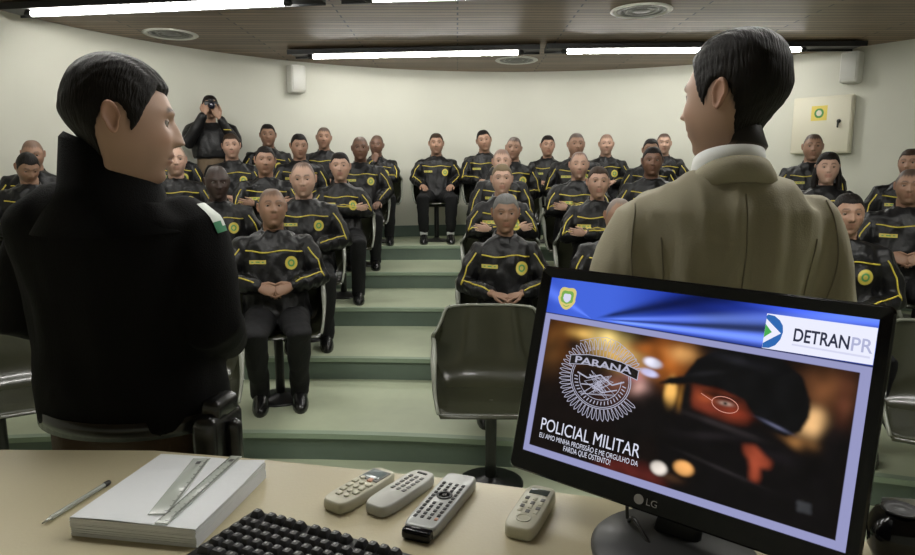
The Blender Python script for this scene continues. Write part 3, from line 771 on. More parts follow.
# ------------------------------------------------------------------ trainees
# (x, y, tier, head height above its tier, head size), look and label
P = [
 (-1.10, 3.82, 1, 1.18, .238, dict(skin='olive', hair='stubble', hairc='stubble', pose='belly', yaw=.10, pitch=-.12, wide=1.0, kneespread=.12, footy=-.10, stubble=.6, bulk=1.04), 'shaven-headed man sitting front left with hands on his belly, chin raised', 'man with raised chin at front left'),
 (-1.75, 4.71, 2, 1.17, .250, dict(skin='dark', hair='stubble', pose='lap', yaw=.12, pitch=.12, bulk=1.05), 'very dark-skinned man in black jacket sitting right beside the presenter in black', 'very dark-skinned man at left'),
 (-1.13, 4.74, 2, 1.19, .258, dict(skin='fair', hair='receding', hairc='brown', pose='lap', yaw=-.05, pitch=.08, wide=1.03, bulk=1.08), 'balding pale man sitting directly behind the shaven man at front left', 'balding pale man'),
 (-1.02, 5.65, 3, 1.14, .250, dict(skin='light', female=True, hair='bun', hairc='black', pose='crossed', watch=True, yaw=-.05), 'dark-haired woman with crossed arms and a wristwatch beside the stepped aisle', 'woman with wristwatch'),
 (-1.66, 5.61, 3, 1.19, .250, dict(skin='tan', hair='short', hairc='black', pose='crossed', yaw=.05, roll=.05), 'short-haired man sitting behind the very dark-skinned man and the balding one', 'man behind the balding one'),
 (-2.35, 5.41, 3, 1.19, .262, dict(skin='fair', hair='receding', hairc='fair', pose='lap', yaw=.1), 'pale man with thin fair hair next to the face of the presenter in black', 'pale fair-haired man'),
 (-2.17, 6.26, 4, 1.19, .240, dict(skin='light', hair='short', hairc='brown', pose='lap', roll=-.05), 'young man sitting just in front of the standing photographer', 'man in front of the photographer'),
 (-1.58, 6.51, 4, 1.20, .248, dict(skin='tan', hair='short', hairc='black', pose='lap', yaw=.15, pitch=.1), 'tan man with short hair sitting between the two men against the left back wall', 'man between the two wall sitters'),
 (-.98, 6.57, 4, 1.18, .246, dict(skin='brown', hair='stubble', hairc='stubble', pose='knees', bulk=1.08), 'brown-skinned man with cropped hair on the aisle seat behind the watch woman', 'cropped man on the left aisle'),
 (-.92, 7.42, 5, 1.10, .230, dict(skin='brown', hair='stubble', pose='chin', roll=.12, yaw=-.15), 'man resting his chin on his hand in the back row left of aisle', 'man with hand on chin'),
 (-1.97, 6.80, 5, 1.17, .235, dict(skin='olive', hair='short', pose='lap'), 'man against the back wall just right of the standing photographer', 'man beside the photographer'),
 (-1.48, 7.24, 5, 1.17, .240, dict(skin='tan', hair='buzz', pose='lap', roll=.05), 'man against the back wall second to the right of the photographer', 'second man along the back wall'),
 (-2.71, 6.20, 4, 1.20, .215, dict(skin='olive', hair='buzz', pose='lap'), 'man mostly hidden behind the nose of the presenter in black', 'half hidden man at left'),
 (-3.24, 4.97, 4, 1.07, .222, dict(skin='tan', hair='stubble', hairc='stubble', pose='lap', pitch=.2), 'bald head showing above another at the far left edge', 'hindmost man at the far left'),
 (-3.02, 4.56, 3, 1.12, .205, dict(skin='olive', hair='short', pose='lap', pitch=.5, yaw=.3), 'man with bowed head at the far left edge behind the black jacket', 'bowed man at the far left'),
 (-.245, 7.55, 5, 1.12, .245, dict(skin='tan', hair='short', hairc='brown', pose='knees', socks=True, kneespread=.16, wide=1.02), 'man with white socks sitting alone at the top of the aisle, hands on thighs', 'man with white socks'),
 (.34, 7.45, 5, 1.15, .245, dict(skin='tan', hair='short', hairc='black', pose='lap', roll=-.18, lean=-.03), 'man with tilted head in back row, first seat right of the aisle', 'man with tilted head'),
 (.56, 6.52, 4, 1.18, .232, dict(skin='tan', hair='buzz', pose='lap', roll=.12, yaw=-.1), 'man in the second last row peering over the middle file of three', 'man peering over the middle file'),
 (.38, 5.59, 3, 1.18, .228, dict(skin='fair', hair='stubble', hairc='stubble', pose='lap'), 'cropped pale man third up from the front in the middle file', 'cropped man in the middle file'),
 (.32, 4.66, 2, 1.19, .222, dict(skin='fair', female=True, hair='bun', hairc='fair', pose='crossed', pitch=-.02), 'fair-haired person with arms crossed right behind the front row woman', 'fair-haired trainee in the middle file'),
 (.285, 3.79, 1, 1.15, .232, dict(skin='olive', female=True, hair='bun', hairc='grey', pose='lap', yaw=.0, pitch=.06), 'woman with pulled back greyish hair, hands clasped, behind the empty chair', 'woman with clasped hands'),
 (1.02, 7.38, 5, 1.09, .236, dict(skin='tan', female=True, hair='bun', hairc='black', pose='lap', yaw=.1), 'slim woman with tied hair in the back row, right of centre', 'woman in the back row'),
 (1.17, 6.43, 4, 1.21, .236, dict(skin='tan', hair='buzz', pose='lap', yaw=.1, wide=1.04, bulk=1.08), 'broad round-faced man sitting between the back row woman and the emblem man', 'round-faced man'),
 (1.03, 5.50, 3, 1.15, .234, dict(skin='light', hair='receding', hairc='brown', pose='crossed', stubble=1.8, bulk=1.05), 'dark-stubbled man sitting right behind the long-faced woman', 'dark-stubbled man'),
 (1.66, 7.28, 5, 1.10, .235, dict(skin='light', hair='stubble', hairc='stubble', pose='lap'), 'shaven man in the back row showing a round emblem, right of the round-faced man', 'shaven man in the back row'),
 (.99, 4.55, 2, 1.17, .225, dict(skin='light', female=True, hair='bun', hairc='brown', pose='crossed', yaw=.05), 'long-faced woman with tied brown hair and crossed arms, right of centre', 'long-faced woman'),
 (.91, 3.63, 1, 1.14, .216, dict(skin='tan', hair='receding', hairc='grey', pose='crossed', yaw=.15, pitch=.1, roll=.08), 'grey-haired man half hidden behind the left shoulder of the beige blazer', 'grey-haired man'),
 (1.61, 5.37, 3, 1.18, .238, dict(skin='brown', hair='short', pose='lap', wide=1.03), 'dark-skinned man sitting left of the beige blazer shoulder', 'dark-skinned man by the blazer'),
 (1.86, 6.27, 4, 1.15, .226, dict(skin='olive', hair='short', pose='lap'), 'man whose dark hair shows just behind the dark-skinned man by the blazer', 'man behind the dark-skinned man'),
 (2.25, 7.12, 5, 1.10, .232, dict(skin='light', hair='buzz', pose='lap'), 'pale cropped man in the back row, last before the beige blazer', 'last man before the blazer'),
 (3.16, 5.80, 4, 1.16, .240, dict(skin='tan', hair='buzz', pose='lap', yaw=.0), 'man with cropped hair sitting below the cream wall cabinet', 'man below the wall cabinet'),
 (2.83, 4.96, 3, 1.12, .236, dict(skin='fair', female=True, hair='long', hairc='black', pose='lap'), 'woman with long black hair right of the beige blazer', 'long-haired woman'),
 (2.02, 3.32, 1, 1.17, .222, dict(skin='tan', hair='short', hairc='black', pose='lap', yaw=.1), 'dark-haired man partly covered by the right shoulder of the blazer', 'man at the right of the blazer'),
 (3.31, 4.75, 3, 1.15, .216, dict(skin='tan', hair='short', hairc='brown', pose='lap', yaw=-.3), 'hindmost man at the right edge of the picture', 'hindmost man at the right edge'),
 (2.80, 4.00, 2, 1.15, .223, dict(skin='olive', hair='buzz', pose='belly', yaw=-.1), 'man with folded hands at the right edge, in front of the hindmost one', 'man with folded hands at the right edge'),
]
def seat(i):
    x, y, k, hz, hh, spec, label, short = P[i]
    spec['seed'] = i + 1
    hs = min(max(hh / .235, .90), 1.10); s = .5 + .5 * hs
    up = hz - 1.045 - .136 * hs
    rz = face(x, y)
    r = thing('person', (x, y, k * RIS), rz, label + (', in a black jacket' if 'black jacket' not in label and len(label.split()) < 12 else ''), 'person', 'seated trainees in black jackets with yellow piping')
    trainee(r, spec, s, hs, up)
    place_chair(x, y, k * RIS, rz, 'dark shell chair holding the ' + short)
for i in range(len(P)): seat(i)
# empty chairs
place_chair(.166, 3.0, 0, face(.166, 3.0, .1) , 'empty dark olive shell chair in the middle of the front row')
place_chair(-1.36, 3.05, 0, face(-1.36, 3.05), 'empty dark shell chair partly hidden by the right hip of the man in black')
place_chair(-2.22, 2.95, 0, face(-2.22, 2.95), 'empty dark shell chair at the left edge behind the man in black')
place_chair(2.13, 2.62, 0, face(2.13, 2.62), 'empty dark shell chair at the right edge beside the monitor')

# ------------------------------------------------------------------ standing figures
def stander(root, sp):
    s = sp.get('s', 1); hs = sp.get('hs', 1); skin = SKIN[sp['skin']]
    p = dict(skin=skin, browc=(.02, .014, .01), wide=sp.get('wide', 1), jaw=sp.get('jaw', 1), nose=sp.get('nose', 1), stubble=sp.get('stubble', 1), hcol=(.012, .010, .009), hdens=.95, nape=.022)
    nz = sp['neckz']; pz = .93 * s; pel = V(0, 0, pz); nk = V(0, .02, nz); hc = V(*sp['head'])
    R = Rz(sp.get('yaw', 0)) @ Ry(sp.get('roll', 0)) @ Rx(sp.get('pitch', 0))
    hi = sp.get('hi', True)
    body = MB(); T = add_head(body, p, hc, R, hs, hi)
    body.tube([nk - V(0, 0, .10), nk - V(0, 0, .02), nk * .82 + hc * .18, hc + R @ V(0, .014, -.080) * hs, hc + R @ V(0, .004, -.045) * hs], [.08 * s, .058 * s, .051 * s, .050 * hs, .042 * hs], 28, col=skin)
    q = (body.v[-1] - hc) @ R / hs; wn = (sm(q[:, 1], .004, .022) * sm(q[:, 2] + .012 * np.abs(q[:, 0]) / .05, -.104, -.090))[:, None]
    body.c[-1] = body.c[-1] * (1 - wn) + V(.014, .011, .010) * wn
    body.tube([pel, pel + (nk - pel) * .3, pel + (nk - pel) * .75, nk - V(0, 0, .05)], [(.14 * s, .10 * s), (.13 * s, .10 * s), (.15 * s, .09 * s), (.06 * s, .06 * s)], 20, side=V(1, 0, 0), col=skin)
    w = s * sp.get('bulk', 1); jac = MB(); rings = []
    for t, a, b, yo in sp.get('prof', [(-.22, .205, .15, 0), (0, .20, .145, 0), (.25, .178, .13, 0), (.5, .190, .135, 0), (.72, .205, .135, .005), (.86, .200, .120, .01), (.93, .150, .100, .012), (.975, .100, .085, .01), (1.0, .08, .078, .005)]):
        c = pel + (nk - pel) * t + V(0, yo, 0); an = np.arange(36) * 2 * PI / 36
        rings.append(c + np.c_[np.sign(np.cos(an)) * np.abs(np.cos(an)) ** .85 * a * w, np.sign(np.sin(an)) * np.abs(np.sin(an)) ** .85 * b * w, np.zeros(36)])
    jac.loft(rings)
    shz = nz - sp.get('drop', .07); sw = sp.get('sw', .195) * s
    for i, k in enumerate((-1, 1)):
        el, wr, hd, hn, curl, ts = sp['arms'][i]
        el, wr = V(*el), V(*wr); sho = V(k * sw, .01, shz)
        fa = (wr - el) / np.linalg.norm(wr - el); mid = (sho + el) / 2 + V(k * .008, 0, 0); a = sp.get('armr', 1) * s
        jac.tube([V(k * .10 * s, .01, shz + .012), sho - V(k * .03, 0, 0), sho + V(0, 0, -.012), mid, el, (el + wr) / 2, wr - fa * .015], [.066 * a, .075 * a, .078 * a, .068 * a, .060 * a, .054 * a, .044 * a], 22)
        body.tube([sho, mid, el, (el + wr) / 2, wr], [.05 * s, .046 * s, .040 * s, .036 * s, .027 * s], 14, col=skin)
        add_hand(body, wr + fa * .01, hd, hn, ts, curl, s, skin)
    tr = MB()
    for k in (-1, 1):
        hip = V(k * .09 * s, 0, .90 * s); knee = V(k * .11 * s, -.01, .50 * s); ank = V(k * .12 * s, .02, .09)
        tr.tube([hip, (hip + knee) / 2, knee, (knee + ank) / 2, ank - V(0, 0, .04)], [.105 * s, .095 * s, .078 * s, .068 * s, .066 * s], 20)
        body.tube([hip, (hip + knee) / 2, knee, (knee + ank) / 2, ank], [.08 * s, .07 * s, .055 * s, .05 * s, .035 * s], 14, col=skin)
        sh = MB(); an = np.arange(20) * 2 * PI / 20
        sh.loft([V(k * .12 * s, .02, 0) + np.c_[np.cos(an) * wx, np.sin(an) * (y1 - y0) / 2 + (y0 + y1) / 2, np.full(20, z)] for z, wx, y0, y1 in ((.0, .048, -.21, .08), (.018, .052, -.215, .085), (.05, .048, -.19, .08), (.08, .042, -.10, .07), (.105, .036, -.045, .055))])
        part('shoe', sh, M['shoe'], root)
    tr.ball((0, 0, .93 * s), V(.165, .12, .11) * s)
    if sp.get('waist'): tr.tube([(0, 0, .92 * s), (0, 0, 1.02 * s), (0, 0, sp['waist'])], [(.165, .12), (.16, .12), (.15, .115)], 24, side=V(1, 0, 0), round_end=False)
    part('body', body, M['skin'], root, colors=True); add_eyes(root, p, T, hs, R); add_hair(root, p, T, hi, sp['hair'], sp.get('hairc', 'black'), hs, R)
    jo, bv = cloth(jac, sp.get('voxel', .008), 'jacket', sp['jm'], root, folds=sp.get('folds', .006), freq=sp.get('freq', 7), seed=sp['seed'], iters=5, stretch=sp.get('stretch', (1.3, 1, .45)), extra=sp.get('extra'))
    to, _ = cloth(tr, .013, 'trousers', sp['tm'], root, folds=.005, freq=8, seed=sp['seed'] + 9)
    return jo, bv, T, nk, hc
def relax(k, s, fwd=-.05, out=.27, hz=.80):
    return ((k * out * s, .03, 1.14 * s), (k * (out + .0) * s, fwd - .05, .88 * s), (0, -.25, -1), (-k, 0, 0), .35, 1 if k > 0 else -1)

def bent(k): return (k * (.235 if k < 0 else .27), .03, 1.20), (k * .13, -.20, 1.10), (-k * .7, -.6, -.1), (0, .6, -.7), .5, (1 if k < 0 else -1)
# man in black: back towards the desk, head in profile to the right
s = 1.07
root = thing('person', (-.765, 1.46, 0), math.radians(180 - 12), 'dark-haired man standing at left in a plain black jacket, seen from behind in profile', 'person')
hw = math.radians(180 - 12)
def to_local(rz, base, w): return Rz(-rz) @ (np.array(w) - np.array(base))
hcw = V(-.695, 1.345, 1.628); hcl = to_local(hw, (-.765, 1.46, 0), hcw)
fdir = V(1, .52, 0); yawL = math.atan2(fdir[1], fdir[0]) + PI / 2 - hw
jo, bv, T, nk, hc = stander(root, dict(s=s, hs=1.10, skin='light', hair='pres1', head=tuple(hcl), neckz=1.49, yaw=yawL, pitch=.09, roll=0, wide=1.04, jaw=1.1, nose=1.0, stubble=.8,
    arms=[bent(-1), bent(1)], sw=.165, drop=.085, armr=1.0, bulk=.98, jm=M['wool_black'], tm=M['belt_brown'], seed=101, folds=.007, freq=6,
    prof=[(-.05, .205, .15, 0), (.12, .205, .15, 0), (.3, .195, .145, 0), (.55, .20, .15, 0), (.75, .21, .15, .01), (.88, .205, .135, .03), (.95, .16, .115, .045), (1.0, .105, .10, .05), (1.04, .09, .09, .04)]))
cm = MB(); rings = []
for a in np.linspace(-PI + .35, PI - .35, 61):
    dx, dy = math.sin(a), math.cos(a); wd = Rz(hw) @ V(dx, dy, 0); k = (1 + wd @ V(-.80, -.60, 0)) / 2; ztop = 1.505 + .105 * k; zb = 1.43
    rr = .074 + .023 * max(0, wd @ V(.2, -1, 0)); cx0, cy0 = nk[0] * .5 + hc[0] * .5, nk[1] * .5 + hc[1] * .5
    prof = [(rr + .06, zb), (rr + .008, (zb + ztop) / 2), (rr - .004, ztop), (rr + .006, ztop + .006), (rr + .016, ztop - .005), (rr + .027, (zb + ztop) / 2 - .01), (rr + .082, zb - .02)]
    rings.append([(cx0 + dx * q, cy0 + dy * q * 1.02, z) for q, z in prof])
cm.loft(rings); part('stand_collar', cm, M['wool_black'], jo)
# flag patch on the sleeve (right arm, image right side = local -x)
pt = MB(); P_ = []
cw = np.array([-.50, 1.43, 1.40])
def lw(p): return to_local(hw, (-.765, 1.46, 0), p)
camp = V(0, 0, 1.525)
u_ = V(.25, .1, -1.0); u_ /= np.linalg.norm(u_); outd = V(.75, -.66, .25); outd /= np.linalg.norm(outd); v_ = np.cross(u_, outd)
nn = 6; okp = True
for j in range(nn + 1):
    for i in range(nn + 1):
        c = V(-.555, 1.42, 1.43) + u_ * (j / nn - .5) * .075 + v_ * (i / nn - .5) * .036
        h = bv.ray_cast(Vector(lw(c + outd * .3)), Vector(lw(c) - lw(c + outd * .3)).normalized())
        if h[0] is None: okp = False; P_.append(lw(c)); continue
        P_.append(np.array(h[0]) + (Rz(-hw) @ outd) * .003)
F = []; mi = []
for j in range(nn):
    for i in range(nn):
        a = j * (nn + 1) + i; F.append((a, a + 1, a + nn + 2, a + nn + 1)); mi.append(1 if j >= nn / 2 + (nn - i) * .25 else 0)
pt.add(P_, F); pt.m = mi; part('flag_patch', pt, [M['patchwhite'], M['patchgreen']], jo)
# black belt and holster on the right hip
bl = MB(); rings = []
an = np.arange(48) * 2 * PI / 48
for z, e in ((.965, 0), (.965, .008), (1.005, .008), (1.005, 0)):
    rings.append(np.c_[np.cos(an) * (.222 + e), np.sin(an) * (.158 + e), np.full(48, z)])
bl.loft(rings); part('belt', bl, M['shoe'], root)
hb = MB(); hb.box((-.245, .05, .93), (.06, .13, .17), bev=.02); hb.box((-.25, .045, 1.02), (.05, .09, .05), bev=.015); hb.tube([(-.285, .05, .98), (-.285, .05, .90)], .018, 12); part('holster', hb, M['shoe'], root, auto=40)

# man in beige blazer
s = 1.06; bz = math.radians(180 - 3)
base = (.575, 1.40, 0)
root = thing('person', base, bz, 'dark-haired man standing at right in a beige linen blazer, seen from behind', 'person')
hcl = to_local(bz, base, (.584, 1.388, 1.680)); fd = math.radians(129); yawR = fd + PI / 2 - bz
def blazer_extra(co):
    return 1 + 0 * co[:, 0]
jo, bv, T, nk, hc = stander(root, dict(s=s, hs=1.10, skin='light', hair='pres2', head=tuple(hcl), neckz=1.532, yaw=yawR, pitch=.02, wide=1.0, jaw=1.1, nose=.95, stubble=1.2,
    arms=[relax(-1, s, -.05, .228), relax(1, s, -.05, .228)], sw=.154, drop=.105, armr=.94, bulk=.90, jm=M['beige'], tm=M['trouser'], seed=55, folds=.010, freq=8, voxel=.0075, stretch=(1.6, 1, .28)))
collar_band(jo, nk + V(0, .004, -.004), M['beige'], r=(.080, .082), hb=.036, hf=.02, drop=.11, flare=.017, name='collar', open_front=.5)
collar_band(root, nk + V(0, .0, .010), M['white_cloth'], r=(.066, .066), hb=.044, hf=.035, drop=.045, flare=.003, name='shirt_collar', open_front=.15)
seams = []
L = []
for z in np.linspace(1.49, .90, 50):
    h = bv.ray_cast(Vector((.0, 1, z)), Vector((0, -1, 0)))
    if h[0] is not None: L.append(np.array(h[0]) + V(0, .0008, 0))
seams.append(L)
for k in (-1, 1):
    L = []
    for t in np.linspace(0, 1, 40):
        x = k * (.145 + .035 * t - .06 * math.sin(t * PI) * .4) * s; z = 1.40 - t * .42
        h = bv.ray_cast(Vector((x, 1, z)), Vector((0, -1, 0)))
        if h[0] is not None: L.append(np.array(h[0]) + V(0, .0008, 0))
    seams.append(L)
    L = []
    for t in np.linspace(0, 1, 30):      # shoulder/armhole seam
        x = k * (.185 + .012 * math.sin(t * PI)) * s; z = 1.475 - t * .20
        h = bv.ray_cast(Vector((x, 1, z)), Vector((0, -1, 0)))
        if h[0] is not None: L.append(np.array(h[0]) + V(0, .0008, 0))
    seams.append(L)
sm_ = MB()
for L in seams:
    if len(L) > 3: sm_.tube(L, .0016, 6)
part('stitched_seams', sm_, M['beige_seam'], jo)

# photographer by the left back wall
pb = (-2.47, 6.58, 4 * RIS); pr = face(pb[0], pb[1], .2, .5)
root = thing('person', pb, pr, 'photographer in black jacket and khaki trousers standing by the left back wall', 'person')
jo, bv, T, nk, hc = stander(root, dict(s=.95, hs=.98, skin='tan', hair='short', head=(0, -.02, 1.585), neckz=1.44, pitch=.05, hi=False, arms=[
    ((-.23, -.14, 1.22), (-.075, -.20, 1.50), (.35, .25, 1), (.3, 1, 0), .7, 1), ((.23, -.12, 1.20), (.07, -.20, 1.47), (-.5, -.1, 1), (0, 1, .2), .7, -1)], voxel=.0105, jm=M['nylon'], tm=M['khaki'], seed=77, bulk=1.05, waist=1.12, prof=[(.36, .185, .14, 0), (.5, .195, .145, 0), (.72, .205, .135, .005), (.86, .19, .120, .01), (.93, .150, .100, .012), (.975, .100, .085, .01), (1.0, .08, .078, .005)]))
piping(jo, [[q for q in [snap(bv, (x, -1, 1.36), (0, 1, 0)) for x in np.linspace(.10, .17, 5)] if q is not None]])
cam_ = thing('camera', pb, pr, 'black camera held to the eye of the standing photographer', 'camera')
b = MB(); b.box((.0, -.165, 1.59), (.125, .055, .085), bev=.012); b.box((0, -.165, 1.64), (.05, .05, .03), bev=.01); part('camera_body', b, M['blackplastic'], cam_, auto=40)
b = MB(); Rl = Rx(PI / 2); b.tube([(0, -.19, 1.585), (0, -.235, 1.585), (0, -.26, 1.585)], [.034, .034, .032], 20, round_end=False); l_ = part('lens', b, M['blackplastic'], cam_)
b = MB(); b.ball((0, -.258, 1.585), (.026, .008, .026)); part('lens_glass', b, M['glassy'], l_)

# ------------------------------------------------------------------ desk
DZ = .98
far = [(-1.45, 1.20), (-.93, 1.224), (-.61, 1.22), (-.376, 1.178), (-.014, 1.098), (.277, 1.018), (.395, .969), (.645, .885), (.80, .83), (1.2, .68)]
near = [(1.2, .30), (-1.45, .30)]
out = far + near; n = len(out)
dk = thing('desk', (0, .8, 0), 0, 'cream laminate desk across the foreground with a slanting far edge', 'desk')
mb = MB(); P_ = [(x, y - .8, DZ - .03) for x, y in out] + [(x, y - .8, DZ - .004) for x, y in out] + [(x * .999, (y - .8) * .992, DZ) for x, y in out]
F = [tuple(range(n))[::-1], tuple(range(2 * n, 3 * n))] + [(j * n + i, j * n + (i + 1) % n, (j + 1) * n + (i + 1) % n, (j + 1) * n + i) for j in range(2) for i in range(n)]
mb.add(P_, F); part('desktop', mb, M['laminate'], dk, smooth=False)
mb = MB(); m_ = len(far); rows = [[(x, y - .8 - o_, z) for x, y in far] for o_, z in ((.05, .0), (.05, DZ - .03), (.075, DZ - .03), (.075, 0))]
mb.loft([list(r) for r in zip(*rows)]); part('front_panel', mb, M['deskside'], dk, smooth=False)
for x in (-1.40, 1.15):
    y1 = np.interp(x, [q[0] for q in far], [q[1] for q in far]) - .08
    part('side_panel', MB().box((x, (y1 + .32) / 2 - .8, (DZ - .03) / 2), (.025, y1 - .32, DZ - .03)), M['deskside'], dk, smooth=False)

def at(o, x, y, z, rz=0): o.location = (x, y, z); o.rotation_euler = (0, 0, rz); return o
# stack of paper
c4 = [(-.587, .903), (-.387, .878), (-.35, 1.092), (-.56, 1.143)]
cx_, cy_ = np.mean(c4, axis=0); a0 = math.atan2(c4[1][1] - c4[0][1], c4[1][0] - c4[0][0])
ps = thing('paper_stack', (cx_, cy_, DZ), -.16, 'thick stack of white paper lying on the desk at left', 'paper')
wP, hP = .208, .228
mb = MB(); nl = 16; T_ = .030
for k in range(nl):
    j = rng.normal(0, .0006, 2); z0 = T_ * k / nl; z1 = T_ * (k + 1) / nl
    mb.box((j[0], j[1], (z0 + z1) / 2), (wP, hP, (z1 - z0) * .93))
part('ream', mb, M['paper'], ps, smooth=False)
mb = MB(); nx = 12; PP = []
for j in range(nx + 1):
    for i in range(nx + 1):
        u, v = i / nx, j / nx; lift = .0035 * sm(u, .7, 1) * sm(v, .6, 1) + .001 * math.sin(u * 5)
        PP.append((wP * (u - .5), hP * (v - .5), T_ + .0012 + lift))
mb.add(PP, [(j * (nx + 1) + i, j * (nx + 1) + i + 1, (j + 1) * (nx + 1) + i + 1, (j + 1) * (nx + 1) + i) for j in range(nx) for i in range(nx)])
mb.add([(x, y, z - .0006) for x, y, z in PP], [(j * (nx + 1) + i, j * (nx + 1) + i + 1, (j + 1) * (nx + 1) + i + 1, (j + 1) * (nx + 1) + i) for j in range(nx) for i in range(nx)])
part('top_sheet', mb, M['paper'], ps)
def ruler(p0, p1, w, z, label, ticks):
    a, b = V(*p0), V(*p1); L = np.linalg.norm(b - a); ang = math.atan2(b[1] - a[1], b[0] - a[0])
    r = thing('ruler', ((a + b) / 2)[:2].tolist() + [z], ang, label, 'ruler')
    mb = MB(); mb.box((0, 0, .0013), (L, w, .0022), bev=.001); part('blade', mb, M['clear'], r, auto=40)
    t = MB()
    for k in range(ticks):
        x = -L / 2 + .008 + (L - .016) * k / (ticks - 1); l = .008 if k % 10 == 0 else (.006 if k % 5 == 0 else .004)
        t.box((x, -w / 2 + l / 2 + .001, .0027), (.0007, l, .0003))
        if ticks > 60: t.box((x, w / 2 - l * .35 - .001, .0027), (.0005, l * .6, .0003))
    t.box((L / 2 - .02, 0, .0027), (.010, .008, .0003))
    part('graduations', t, M['darkbutton'], r, smooth=False)
zp = DZ + .0318
ruler((-.459, .912), (-.469, 1.109), .032, zp, 'wide clear ruler on the paper stack, the left of two', 60)
ruler((-.442, .885), (-.409, 1.118), .022, zp, 'narrow clear ruler on the paper stack, the right of two', 90)
# pen
pn = thing('pen', (-.638, 1.005, DZ), math.atan2(1.075 - .945, .03), 'clear ballpoint pen lying on the desk left of the paper', 'pen')
mb = MB(); mb.tube([(-.055, 0, .005), (.06, 0, .005)], .0042, 10); part('barrel', mb, M['clear'], pn)
mb = MB(); mb.tube([(-.05, 0, .005), (.05, 0, .005)], .0018, 8); part('ink_tube', mb, M['post'], pn)
mb = MB(); mb.tube([(-.072, 0, .005), (-.062, 0, .005), (-.055, 0, .005)], [.001, .0028, .0038], 10, round_end=False); part('tip', mb, M['metal'], pn)
mb = MB(); mb.tube([(.058, 0, .005), (.068, 0, .005)], .0046, 10); part('end_plug', mb, M['keycap'], pn)

# keyboard
kb0, kb1 = V(-.322, .958), V(-.098, .853)
ka = math.atan2(kb1[1] - kb0[1], kb1[0] - kb0[0])
ex, ey = V(math.cos(ka), math.sin(ka)), V(-math.sin(ka), math.cos(ka))
KW, KH = .43, .155
o0 = kb0 + V(-.006, .004); ctr = o0 + ex * KW / 2 - ey * KH / 2
kb = thing('keyboard', (*ctr, DZ), ka, 'black computer keyboard at the bottom edge of the picture', 'keyboard')
mb = MB(); mb.box((0, 0, .009), (KW, KH, .014), bev=.006); part('case', mb, M['blackplastic'], kb, auto=40)
rows_k = [(13, .0, 1.0), (14, .026, 1), (14, .046, 1.05), (13, .066, 1.13), (12, .086, 1.22), (8, .106, 1.8)]
kp = .0186; first = None; cnt = 0
for r_, (nk_, yo, fw) in enumerate(rows_k):
    xx = -KW / 2 + .012
    for i in range(nk_):
        wk = kp * (fw if i in (0, nk_ - 1) else 1)
        if r_ == 5: wk = kp * (1.25 if i != 3 else 5.5)
        if r_ == 0 and i in (1, 5, 9): xx += kp * .5
        kx, ky = xx + wk / 2, KH / 2 - .016 - yo
        xx += wk
        if cnt >= 98: break
        if wk == kp and first is not None:
            k_ = first.copy(); COL.objects.link(k_); k_.parent = kb; k_.location = (kx, ky, .016)
            for ch in first.children: c2 = ch.copy(); COL.objects.link(c2); c2.parent = k_
        else:
            m2 = MB(); rr_ = []
            for zz, ins in ((0, 0), (.003, .0006), (.0085, .0028), (.0095, .0036)):
                hx, hy = wk / 2 - .0008 - ins, kp / 2 - .0008 - ins; rb = .0018
                rr_.append([(sx * (hx - rb) + rb * math.cos(math.radians(a)), sy * (hy - rb) + rb * math.sin(math.radians(a)), zz) for sx, sy, a1 in ((1, 1, 0), (-1, 1, 90), (-1, -1, 180), (1, -1, 270)) for a in (a1, a1 + 45, a1 + 90)])
            m2.loft(rr_); k_ = part('key', m2, M['keycap'], kb, auto=35); k_.location = (kx, ky, .016)
            lg = MB(); lg.box((-.002 if wk < .02 else 0, .001, .0096), (.003, .004, .0002)); lo = part('legend', lg, M['legend'], k_, smooth=False)
            if wk == kp: first = k_
        cnt += 1

# remote controls
def remote_body(L, W, H, m, parent, narrow=.0, bev=.3, name='case'):
    rr_ = []; an = np.arange(40) * 2 * PI / 40
    for z, k in ((0, .90), (H * .15, .98), (H * .45, 1.0), (H * .8, .98), (H * .95, .93), (H, .86)):
        ca, sa = np.cos(an), np.sin(an); e = bev
        x = np.sign(ca) * np.abs(ca) ** e * (L / 2 - (1 - k) * W / 2); y = np.sign(sa) * np.abs(sa) ** e * (W / 2) * k
        y = y * (1 - narrow * (x / L + .5)); rr_.append(np.c_[x, y, np.full(40, z)])
    return part(name, MB().loft(rr_), m, parent, auto=45)
def button(parent, x, y, z, w, l, h, m, rnd=False):
    mb = MB()
    if rnd: mb.lathe([(w / 2, 0), (w / 2, h * .7), (w * .4, h)], (0, 0, 0), 14)
    else: mb.box((0, 0, h / 2), (l, w, h), bev=min(w, l) * .3)
    b = part('button', mb, m, parent, auto=40); b.location = (x, y, z); return b
def rem(p0, p1, label):
    a, b = V(*p0), V(*p1); ang = math.atan2(b[1] - a[1], b[0] - a[0])
    return thing('remote_control', (*((a + b) / 2), DZ), ang, label, 'remote control', 'remote controls in a row on the desk'), np.linalg.norm(b - a)
# 1: air conditioner remote with screen
r, L = rem((-.207, .975), (-.128, 1.095), 'cream remote control with a grey screen and peach button, leftmost of four')
remote_body(L, .054, .020, M['creamplastic'], r, 0, .42)
b = MB(); b.box((L * .27, 0, .0205), (.040, .040, .003), bev=.006); sb = part('screen_surround', b, M['greybutton'], r, auto=40)
b = MB(); b.box((L * .27, 0, .0222), (.030, .032, .0015), bev=.003); part('lcd_screen', b, M['lcd'], sb, auto=40)
for i, (x, y) in enumerate([(.02, .012), (.02, -.006), (.005, .016), (.004, .0), (.004, -.016), (-.012, .014), (-.012, 0), (-.012, -.014), (-.028, .013), (-.028, -.001), (-.028, -.015), (-.043, .008), (-.043, -.008)]):
    button(r, x, y, .019, .010, .012, .004, M['peachbutton'] if i == 1 else M['creambutton'], i % 3 == 0)
